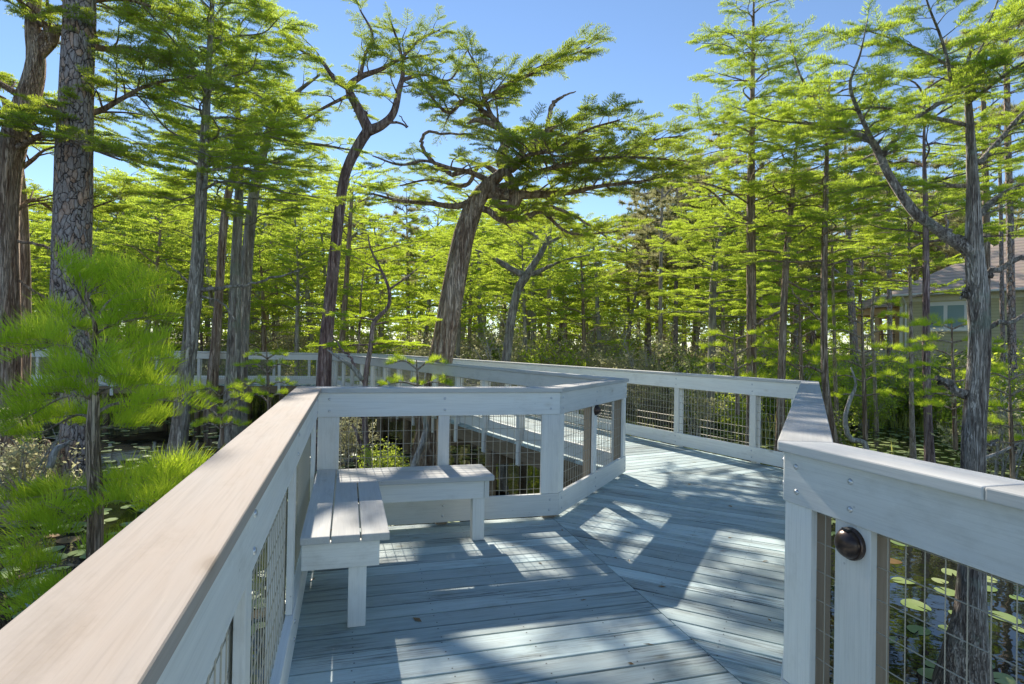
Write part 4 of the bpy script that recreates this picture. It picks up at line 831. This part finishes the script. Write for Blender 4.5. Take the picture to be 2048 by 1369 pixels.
KINDS_ = [
    (wood_tree(9, 20, 2.2, 1.2, .72, 'bark_cypress', 'cypress_leaf', z0f=.36, elev=(-.12, .4)), 9, 'brown tiered cypress'),
    (wood_tree(10, 20, 2.2, 1.4, .72, 'bark_gray', 'cypress_leaf', z0f=.5, r=.14, elev=(.0, .55)), 10, 'grey flat-topped cypress'),
    (wood_tree(8, 20, 1.9, .9, .68, 'bark_red', 'cypress_leaf', z0f=.3, r=.08, lean=.12), 8, 'low reddish cypress'),
    (wood_tree(9.5, 18, 2.6, 1.6, .75, 'bark_gray', 'cypress_leaf_dark', z0f=.42, r=.14, lean=.1, elev=(-.2, .35)), 9.5, 'dark wide cypress'),
    (wood_tree(7, 22, 1.6, .8, .6, 'bark_cypress', 'young_leaf', z0f=.16, r=.06), 7, 'yellow-green cypress'),
]
PINES_ = [(wood_tree(12, 22, 2.2, 1.5, .36, 'bark_pine', 'pine_leaf', 'pinefar', z0f=.5, r=.14, side=.9, step=.36), 12, 'tall distant tufted pine')]
used = set()
def ztop_px(px, py, Y): return at(px, py, Y)[2]
def skyline(px):                                   # height of the wood's top edge along the photo
    return np.interp(px, [-400, 150, 300, 600, 800, 1000, 1150, 1240, 1300, 1400, 1480, 1600, 1800, 2048, 2500], [330, 370, 350, 375, 395, 400, 425, 465, 480, 400, 400, 390, 350, 330, 300])
cnt = 0
def put_tree(K, x, y, s, grp):
    global cnt
    root, h, lab = K; o = root if id(root) not in used else copy_tree(root); used.add(id(root))
    o.location = (x, y, float(gz(np.array(x), np.array(y))) if y > 22 else WZ); o.rotation_euler = (random.uniform(-.03, .03), random.uniform(-.03, .03), random.uniform(0, 6.28)); o.scale = (s * random.uniform(.9, 1.15),) * 2 + (s,)
    tag(o, lab, 'tree', grp); TOLABEL.append((o, lab)); cnt += 1; return o
KIDX = {}
LM = [(-9999, 'left edge'), (60, 'left-edge cypress'), (150, 'plated pine'), (375, 'slender grey cypress'), (490, 'hooked cypress'), (662, 'forked reddish cypress'), (775, 'crooked sapling'), (900, 'leaning trunk'), (1030, 'pale forked cypress'), (1100, 'dark pole pine'), (1322, 'bare topped pine'), (1425, 'bushy cypress'), (1503, 'tallest cypress'), (1575, 'leaning pole'), (1650, 'dark straight pole'), (1700, 'dark pine'), (1778, 'house porch pine'), (1852, 'purplish pole'), (1950, 'near cypress'), (2048, 'right edge'), (9999, 'far right')]
ORD = ['nearest', 'second nearest', 'third nearest', 'fourth nearest', 'fifth nearest', 'sixth nearest', 'seventh nearest', 'eighth nearest', 'ninth nearest', 'tenth nearest', 'eleventh nearest', 'twelfth nearest', 'thirteenth nearest', 'fourteenth nearest', 'fifteenth nearest', 'sixteenth nearest']
TOLABEL = []
def label_all():
    d = {}
    for o, short in TOLABEL:
        px = px_of((o.location.x, o.location.y, 1.5))[0]; k = max(i for i in range(len(LM)) if LM[i][0] <= px); d.setdefault((short, k), []).append(o)
    for (short, k), L_ in d.items():
        L_.sort(key=lambda o: o.location.x ** 2 + o.location.y ** 2); where = 'between %s and %s' % (LM[k][1], LM[k + 1][1])
        for i, o in enumerate(L_):
            o['label'] = '%s %s%s' % (short, '' if len(L_) == 1 else ORD[min(i, 15)] + ' of those ', where); o['label'] = o['label'].strip()
spots = []
tries = 0
while len(spots) < 142 and tries < 9000:
    tries += 1
    Y = 23 + 42 * random.random() ** 1.25; px = random.uniform(-220, 2250) ; q = at(px, 700, Y)
    if px > 1640 and (Y < 46 or random.random() < .4): continue
    if any((q[0] - a) ** 2 + (q[1] - b) ** 2 < (1.5 + .02 * Y) ** 2 for a, b, _ in spots): continue
    spots.append((q[0], q[1], px))
GR = ['brown tiered cypresses of the wood', 'grey flat topped cypresses of the wood', 'low reddish cypresses of the wood', 'dark wide cypresses of the wood', 'small yellow green cypresses of the wood']
for x, y, px in spots:
    k = random.choices(range(5), [4, 4, 2.2, 3, 2.2])[0] if px < 1300 else random.choices(range(5), [3, 2, 3, 1, 4])[0]
    zt = ztop_px(px, skyline(px) + abs(random.gauss(0, 42)), y); h = KINDS_[k][1]
    s = np.clip((zt + 1.0) / h, .55, 1.75) * (random.uniform(.72, 1.0) if k in (2, 4) else 1)
    put_tree(KINDS_[k], x, y, s, GR[k])
for k in range(26):
    px = random.uniform(1290, 2500) if k < 22 else random.uniform(200, 900); Y = random.uniform(40, 62) ; q = at(px, 700, Y)
    if px > 1900: Y += 10; q = at(px, 700, Y)
    zt = ztop_px(px, random.uniform(330, 470) if px > 1280 else 400, Y); put_tree(PINES_[0], q[0], q[1], np.clip((zt + 1) / 12, .6, 2.4), 'tall pines in the distance')

for px, Y, yt in ((1262, 38, 455), (1300, 33, 385), (1352, 30, 335), (1392, 35, 330), (1420, 31, 300), (1590, 34, 360), (1625, 40, 400)):
    q = at(px, 700, Y); put_tree(PINES_[0], q[0], q[1], (ztop_px(px, yt, Y) + 1) / 12, 'tall pines in the distance')
# ---- shrubs
def shrub(h, n, leaf, kind='leaffar', seed=0, bk='bark_dead', wide=1., fs=.5):
    root = empty('shrub'); lm = MB(); cr = Crown(kind)
    for k in range(9):
        a = random.uniform(0, 6.28); d = np.array([math.cos(a), math.sin(a), 0]); b = d * random.uniform(0, .25) * wide; rr_ = random.uniform(.3, 1.) * wide
        P = smooth_line([b + [0, 0, -.3], b + d * .2 * rr_ + [0, 0, h * .35], b + d * .55 * rr_ + [0, 0, h * .7] + rng.normal(size=3) * .1, b + d * rr_ + [0, 0, h * random.uniform(.75, 1.1)]], 8); lm.tube(P, np.linspace(.028, .006, 8), 4, close=False)
        for j in range(3):
            i = random.randint(2, 6); e = P[i] + U(rng.normal(size=3) + [0, 0, .4]) * h * .3; lm.tube([P[i], (P[i] + e) / 2 + rng.normal(size=3) * .04, e], [.012, .009, .004], 3, close=False); 
            if random.random() < .85: cr.add(e, U(e - P[i]), fs * random.uniform(.5, 1))
    for k in range(n):
        v = rng.normal(size=3); v = v / np.linalg.norm(v) * rng.random() ** .45; p = np.array([v[0] * wide * .95, v[1] * wide * .95, h * .56 + v[2] * h * .5]); cr.add(p, rng.normal(size=3) + [0, 0, .5], fs * random.uniform(.5, 1.1))
    lm.build('stems', bk, root); cr.build('leaves', leaf, root); return root
random.seed(5)
SH = [(shrub(2.2, 60, 'shrub_pale', wide=1.1), 'tall cream flecked shrub', 'pale shrubs of the undergrowth'),
      (shrub(1.6, 50, 'shrub_pale', wide=1.2), 'low pale shrub', 'low pale shrubs of the undergrowth'),
      (shrub(2.0, 80, 'shrub_green', wide=1.2), 'bright yellow-green shrub', 'bright green shrubs on the bank'),
      (shrub(1.5, 60, 'shrub_dark', wide=1.1), 'dark green shrub', 'dark green shrubs of the undergrowth'),
      (shrub(2.6, 26, 'shrub_pale', wide=1.3), 'half-bare twiggy shrub', 'half bare shrubs of the undergrowth')]
su = set()
def put_shrub(k, x, y, z, s, lab=None, grp=None):
    o = SH[k][0] if k not in su else copy_tree(SH[k][0]); su.add(k); o.location = (x, y, z); o.rotation_euler = (0, 0, random.uniform(0, 6.28)); o.scale = (s * random.uniform(.9, 1.2), s * random.uniform(.9, 1.2), s)
    tag(o, lab or SH[k][1], 'shrub', grp or SH[k][2]); 
    if lab and 'group' in o: del o['group']
    if not lab: TOLABEL.append((o, SH[k][1]))
    return o
ns = 0
while ns < 180:
    px = random.uniform(-150, 2200); b0 = 24 if px < 1000 else 21; Y = b0 + 24 * random.random() ** 1.6
    q = at(px, 700, Y)
    if px > 1600 and Y > 29.5: Y = random.uniform(22, 28); q = at(px, 700, Y)
    z = max(WZ - .05, float(gz(np.array(q[0]), np.array(q[1]))))
    k = random.choices(range(5), [5, 4, .6, 2.5, 3])[0] if px < 1050 else random.choices(range(5), [2, 2, 3, 2, 2.5])[0] if px < 1500 else random.choices(range(5), [.6, .7, 6, 1.5, 1.5])[0]
    put_shrub(k, q[0], q[1], z, random.uniform(.75, 1.35) * (1.15 if Y > 30 else 1)); ns += 1
for k, px, py, Y, s, lab in [(1, 60, 690, 9.2, .5, 'small cream leaved shrub clinging beside the huge left-edge cypress'), (4, 40, 880, 8.6, .55, 'low twiggy shrub at the foot of the huge left-edge cypress'), (2, 1990, 800, 16., 1.2, 'bright shrub at the right edge behind the near cypress'), (4, 1990, 850, 11, .8, 'bare tangled shrub beside the foot of the near cypress'),
                             (3, 1640, 840, 15.5, .7, 'dark shrub standing in the lily water behind the right cap'), (1, 700, 850, 12.6, .55, 'pale leafy shrub seen through the wire behind the bench'), (2, 770, 920, 10.5, .35, 'little bright shrub seen through wire right behind the bench'), (4, 1400, 800, 17., .8, 'bare twiggy shrub seen through the outer wire panels'), (2, 1480, 800, 18., .6, 'bright low shrub seen through the outer wire panels')]:
    q = at(px, py, Y); put_shrub(k, q[0], q[1], WZ - .05, s * 1.0, lab)

for k_ in range(48):
    px = random.uniform(1240, 2150) if k_ < 34 else random.uniform(250, 1240); Y = random.uniform(19.5, 23.5) if px > 1240 else random.uniform(23.5, 27)
    q = at(px, 700, Y); put_shrub(2 if px > 1240 else random.choice((0, 1, 1, 2)), q[0], q[1], WZ - .05, random.uniform(.55, .95))
# ---- cypress knees and a stump in the water on the left
def knee(px, py, Y, h, r, label, nm='cypress_knee'):
    q = ground_at(px, py, WZ) if Y is None else at(px, py, Y); mb = MB(); P = smooth_line([[0, 0, -.4, r * 1.5], [0.03, 0, 0, r * 1.25], [.0, .02, h * .5, r * .8], [-.02, 0, h, r * .25]], 10); mb.tube(P[:, :3], P[:, 3], 12, flute=.14, wob=.12)
    o = mb.build(nm, 'bark_cypress', smooth=True, origin=(0, 0, 0)); o.location = (q[0], q[1], WZ); tag(o, label, 'root'); return o
knee(95, 925, None, .45, .12, 'rounded brown cypress knee between the pine and left-edge cypress'); knee(112, 930, None, .22, .10, 'low red brown cypress knee touching the taller rounded one'); knee(14, 1045, None, .38, .16, 'dark shaggy cypress knee at the left edge near the rail'); knee(60, 905, None, .35, .09, 'ragged fibrous knee near the foot of the left-edge cypress')
def fallen(px, label):
    Lb = smooth_line(limb_px(px, px[0][4] if len(px[0]) > 4 else 8.), 14); base = Lb[0, :3].copy(); mb = MB(); mb.tube(Lb[:, :3], Lb[:, 3], 8, wob=.15); o = mb.build('dead_branch', 'bark_dead', smooth=True, origin=base); tag(o, label, 'branch'); return o
fallen([(100, 935, 13), (112, 900, 12), (130, 890, 9, .1), (140, 882, 5, .1)], 'bare grey stub branch leaning out of the rounded knee')
fallen([(1735, 915, 12, 4.), (1728, 885, 11, 4.), (1700, 878, 10, 4), (1690, 840, 9, 4), (1700, 800, 8, 4), (1712, 770, 5, 4), (1702, 735, 3, 4)], 'crooked bare stem rising from lily water right of the receding cap')
fallen([(655, 700, 3, 3), (680, 718, 6, 3), (705, 735, 9, 3.2), (725, 760, 10, 3.3)], 'pale bare branch arching before the distant railing corner')
fallen([(820, 950, 14, 2), (850, 870, 12, 2), (850, 830, 9, 2), (862, 780, 5, 2)], 'slanting bare stem seen through the wire left of the leaning trunk')
fallen([(1960, 920, 8, 1), (2000, 905, 6, 1), (2048, 880, 4, 1), (2090, 860, 2, 1)], 'thin pale dead branch over the water at the right edge')

# ---- water lilies
def pad_mesh(mat_, seed):
    g = np.random.default_rng(seed); n = 18; a = np.linspace(.16, 2 * np.pi - .16, n); r = 1 + .05 * np.sin(3 * a + g.random() * 6); V = [[0, 0, .0]] + [[r[i] * math.cos(a[i]) * .5, r[i] * math.sin(a[i]) * .5 * .92, .018 * math.sin(2 * a[i] + seed) + .012] for i in range(n)]
    V = np.array(V); V[:, 2] *= .6; me = fast_mesh('lily_pad', V, [(0, i, i + 1) for i in range(1, n)]); me.materials.append(MATS[mat_])
    at_ = me.attributes.new('rnd', 'FLOAT', 'POINT'); at_.data.foreach_set('value', np.full(len(V), g.random(), np.float32)); return me
PADS = [pad_mesh('pad_leaf', i) for i in range(5)] + [pad_mesh('pad_brown', 9)]
cl = []
def field(px0, px1, Y0, Y1, n, clump=.5):
    for _ in range(n):
        Y = 1 / random.uniform(1 / Y1, 1 / Y0) if random.random() < .5 else random.uniform(Y0, Y1); q = at(random.uniform(px0, px1), 800, Y)
        if math.sin(q[0] * 1.1 + 2) * math.cos(q[1] * .8) + .5 * math.sin(q[0] * 2.3 + q[1] * 1.7) < -.15 + clump * (random.random() - .5) * 2 - .3: continue
        cl.append((q[0], q[1]))
field(-100, 620, 5.0, 19, 900); field(640, 1000, 6.5, 16, 420); field(1620, 2200, 8, 25, 1700); field(1250, 1620, 9, 23, 900); field(-60, 420, 1.9, 5.5, 130); field(1760, 2300, 3.0, 8, 120)
def inside(p, poly):
    c = False; j = len(poly) - 1
    for i in range(len(poly)):
        if (poly[i][1] > p[1]) != (poly[j][1] > p[1]) and p[0] < (poly[j][0] - poly[i][0]) * (p[1] - poly[i][1]) / (poly[j][1] - poly[i][1]) + poly[i][0]: c = not c
        j = i
    return c
cl2 = []; cell = {}
for x, y in sorted(cl, key=lambda q: q[0] ** 2 + q[1] ** 2):
    r = random.uniform(.07, .14); k = (int(x / .3), int(y / .3)); bad = False
    for i in (-1, 0, 1):
        for j in (-1, 0, 1):
            for (a, b, c_) in cell.get((k[0] + i, k[1] + j), ()):
                if (a - x) ** 2 + (b - y) ** 2 < ((r + c_) * .8) ** 2: bad = True
    if not bad: cell.setdefault(k, []).append((x, y, r)); cl2.append((x, y, r))
vis = [p for p in cl2 if -40 < px_of((p[0], p[1], WZ))[0] < 2088]
near_pads = vis[:280]; nearset = set(near_pads); PL = []
def label_pads():
    d = {}
    for o, b_ in PL:
        px, py = px_of((o.location.x, o.location.y, WZ)); 
        if px < 520: w = 'under the young cypress beside the long rail' if py > 1000 else 'in open dark water left of the long rail'
        elif px < 1250: w = 'in the water seen through the bench railing wire'
        elif px < 1640: w = 'in the water seen through the outer railing wire'
        elif py > 1020: w = 'under the lamp railing, round the near cypress foot'
        else: w = 'in the lily water right of the receding cap'
        d.setdefault((b_, w), []).append(o)
    for (b_, w), L_ in d.items():
        L_.sort(key=lambda o: o.location.x ** 2 + o.location.y ** 2); kd = 'brown fading' if b_ else 'round green'
        for i, o in enumerate(L_):
            if i < 8 and len(L_) > 1: o['label'] = '%s lily pad, %s %s' % (kd, ORD[i], w)
            else: o['label'] = ('%s lily pad %s' if len(L_) == 1 else '%s lily pad farther out %s') % (kd, w)
            o['group'] = kd + ' lily pads ' + w
for x, y, r in near_pads:
    b_ = random.random() < .12; o = bpy.data.objects.new('lily_pad', PADS[5] if b_ else random.choice(PADS[:5])); COL.objects.link(o); o.location = (x, y, WZ + .004 + .004 * random.random()); o.scale = (2 * r,) * 3; o.rotation_euler = (random.uniform(-.05, .05), random.uniform(-.05, .05), random.uniform(0, 6.28))
    PL.append((o, b_)); tag(o, None, 'lily pad')
V = []; Fc = []; rn_ = []; nv = 0
for x, y, r in cl2:
    if (x, y, r) in nearset: continue
    n = 9; a0 = random.uniform(0, 6.28); a = a0 + np.linspace(.2, 2 * np.pi - .2, n); z = WZ + .006 + random.random() * .01; tl = random.uniform(-.08, .08)
    V += [[x, y, z]] + [[x + r * math.cos(t), y + r * math.sin(t), z + tl * r * math.cos(t) + .01 * random.random()] for t in a]; Fc += [(nv, nv + i, nv + i + 1) for i in range(1, n)]; rn_ += [random.random()] * (n + 1); nv += n + 1
me = fast_mesh('lily_pads', np.array(V), Fc); a_ = me.attributes.new('rnd', 'FLOAT', 'POINT'); a_.data.foreach_set('value', np.array(rn_, np.float32)); o = link('lily_pads', me, 'pad_leaf'); tag(o, 'distant lily pads scattered thickly over the dark water', 'lily pads', kind='stuff')
label_pads()
# reeds and sedge along the bank
V = []; Fc = []; rn_ = []; nv = 0
for _ in range(15000):
    px = random.uniform(-200, 2300); Y = (22 if px > 1000 else 27) + random.gauss(0, 2.2); 
    if random.random() < .3: Y = random.uniform(20, 34)
    if px > 1250 and random.random() < .3: Y = random.uniform(17, 24)
    q = at(px, 700, Y)
    if math.sin(q[0] * .9) + math.cos(q[1] * .7 + q[0] * .3) < -.2: continue
    z = max(WZ, float(gz(np.array(q[0]), np.array(q[1])))) - .02; h = random.uniform(.25, .8); lx, ly = random.gauss(0, .16) * h, random.gauss(0, .16) * h; a = random.uniform(0, 3.14); w = .014
    V += [[q[0] - w * math.cos(a), q[1] - w * math.sin(a), z], [q[0] + w * math.cos(a), q[1] + w * math.sin(a), z], [q[0] + lx, q[1] + ly, z + h]]; Fc.append((nv, nv + 1, nv + 2)); rn_ += [random.random()] * 3; nv += 3
me = fast_mesh('sedge', np.array(V), Fc); a_ = me.attributes.new('rnd', 'FLOAT', 'POINT'); a_.data.foreach_set('value', np.array(rn_, np.float32)); o = link('sedge', me, 'reed'); tag(o, 'green and straw coloured sedge along the water edge', 'grass', kind='stuff')
# distant woodland closing the horizon
cr = Crown('leaffar')
for _ in range(5200):
    px = random.uniform(-700, 2700); Y = random.uniform(70, 88); q = at(px, 700, Y)
    hmax = max(3., ztop_px(px, skyline(px) + 112 + 30 * math.sin(px * .013) + 18 * math.sin(px * .05), Y)); cr.add((q[0], q[1], -.5 + (hmax + .5) * random.random() ** .8), rng.normal(size=3), random.uniform(1.2, 2.4))
fw = cr.build('distant_woodland', 'shrub_green', None); tag(fw, 'far solid mass of woodland beyond the cypress trees', 'woodland', kind='stuff')

# ---- the house behind the trees on the right
def house():
    c0 = at(1800, 690, 36.); c1 = at(2048, 690, 31.4); ux = U([c1[0] - c0[0], c1[1] - c0[1]]); uy = np.array([-ux[1], ux[0]]); 
    if uy[1] < 0: uy = -uy
    O = c0[:2]; r = empty('house', (O[0], O[1], 0)); tag(r, 'sage green clapboard house with brown tiled hip roof among the trees', 'house'); og = np.array([O[0], O[1], 0.])
    P = lambda a, b, z: np.array([*(O + ux * a + uy * b), z]); X3 = np.array([*ux, 0]); Y3 = np.array([*uy, 0]); Z3 = np.array([0, 0, 1.])
    def bx(name, m, a0, a1, b0, b1, z0, z1, bev=0, par=None):
        mb = MB(); mb.box(P((a0 + a1) / 2, (b0 + b1) / 2, (z0 + z1) / 2), X3, Y3, Z3, (a1 - a0) / 2, (b1 - b0) / 2, (z1 - z0) / 2)
        if par is None: return mb.build(name, m, r, bevel=bev, origin=og)
        return mb.build(name, m, par, bevel=bev, origin=og)
    ez = 5.05
    bx('wall', 'siding', 0, 15, 0, 11, -1.2, ez)
    bx('corner_board', 'house_trim', -.03, .16, -.035, .1, -.8, ez - .01)
    bx('frieze', 'house_trim', .17, 15, -.03, -.001, ez - .32, ez - .01)
    bx('skirt_board', 'house_trim', .17, 15, -.045, -.001, .62, .86)
    def roof(name, a0, a1, b0, b1, z, rise, hip, th=.14):
        mb = MB(); am = (b0 + b1) / 2; V = [P(a0, b0, z), P(a1, b0, z), P(a1, b1, z), P(a0, b1, z), P(a0 + hip, am, z + rise), P(a1 - hip, am, z + rise)]
        mb.add(np.array(V), [(0, 1, 5, 4), (1, 2, 5), (2, 3, 4, 5), (3, 0, 4), (3, 2, 1, 0)]); ro = mb.build(name, 'roof_tile', r, origin=og); return ro
    ro = roof('roof', -.75, 15.7, -.75, 11.7, ez + .12, 4.2, 6.2)
    bx('soffit', 'house_trim', -.74, 15.7, -.74, 11.6, ez - .005, ez + .115)
    bx('gutter', 'gutter', -.80, 15.7, -.90, -.752, ez + .0, ez + .13, .02)
    bx('chimney', 'house_trim', 2.6, 3.3, 5.2, 6.0, ez + 1.6, ez + 3.6)
    for a in (2.35, 7.0, 10.6):
        w = bx('window', 'window_white', a - 1.12, a + 1.12, -.06, -.001, 2.9, 4.65)
        for s_ in (-.5, .5): bx('pane', 'glass', a + s_ - .40, a + s_ + .40, -.072, -.061, 3.12, 4.42, 0, w)
        bx('sill', 'house_trim', a - 1.12, a + 1.12, -.12, -.062, 2.87, 2.948, 0, w)
    # downspout
    mb = MB(); mb.tube([P(.32, -.8, ez), P(.32, -.12, ez - .45), P(.32, -.1, 2.0), P(.3, -.1, 1.6), P(-.9, -.12, 1.15), P(-.9, -.12, .2)], .055, 8); mb.build('downspout', 'gutter', r, origin=og)
    # porch on the left end
    bx('porch_floor', 'house_trim', -3.0, -.04, 1.2, 6, 1.35, 1.75, .02); bx('porch_base', 'siding', -2.8, -.05, 1.3, 6, -1.2, 1.345)
    ro2 = roof('porch_roof', -3.6, -.05, .3, 7, ez - .55, 1.2, 1.6); bx('porch_beam', 'house_peach', -3.1, -.05, .9, 6.3, ez - 1.0, ez - .56)
    bx('porch_wall', 'house_peach', -.9, -.05, 3.6, 6, 1.76, ez - 1.01)
    for a in (-2.85, -1.75, -.55): bx('porch_column', 'house_peach', a - .14, a + .14, 1.28, 1.56, 1.76, ez - 1.01, .01)
    pr = bx('porch_rail', 'rail_brown', -2.7, -.45, 1.37, 1.43, 2.72, 2.79)
    for k in range(20): bx('baluster', 'rail_brown', -2.68 + k * .115, -2.655 + k * .115, 1.388, 1.412, 1.76, 2.715, 0, pr)
house()
label_all()

V = []; Fc = []; nv = 0
for _ in range(90):
    x, y = random.uniform(-1.3, 3.), random.uniform(2.2, 8.5); a = random.uniform(0, 6.28); L_ = random.uniform(.012, .035); w = L_ * random.uniform(.12, .5)
    if not (inside((x, y), [A, B, G, H0, L0]) or inside((x, y), [B, C, Fp, G])): continue
    c_, s2 = math.cos(a), math.sin(a)
    V += [[x - c_ * L_, y - s2 * L_, .002], [x + s2 * w, y - c_ * w, .006], [x + c_ * L_, y + s2 * L_, .004], [x - s2 * w, y + c_ * w, .0035]]; Fc.append((nv, nv + 1, nv + 2, nv + 3)); nv += 4
me = fast_mesh('leaf_litter', np.array(V), Fc); o = link('leaf_litter', me, 'pad_brown'); tag(o, 'small dry brown leaves scattered over the deck boards', 'leaves', kind='stuff')
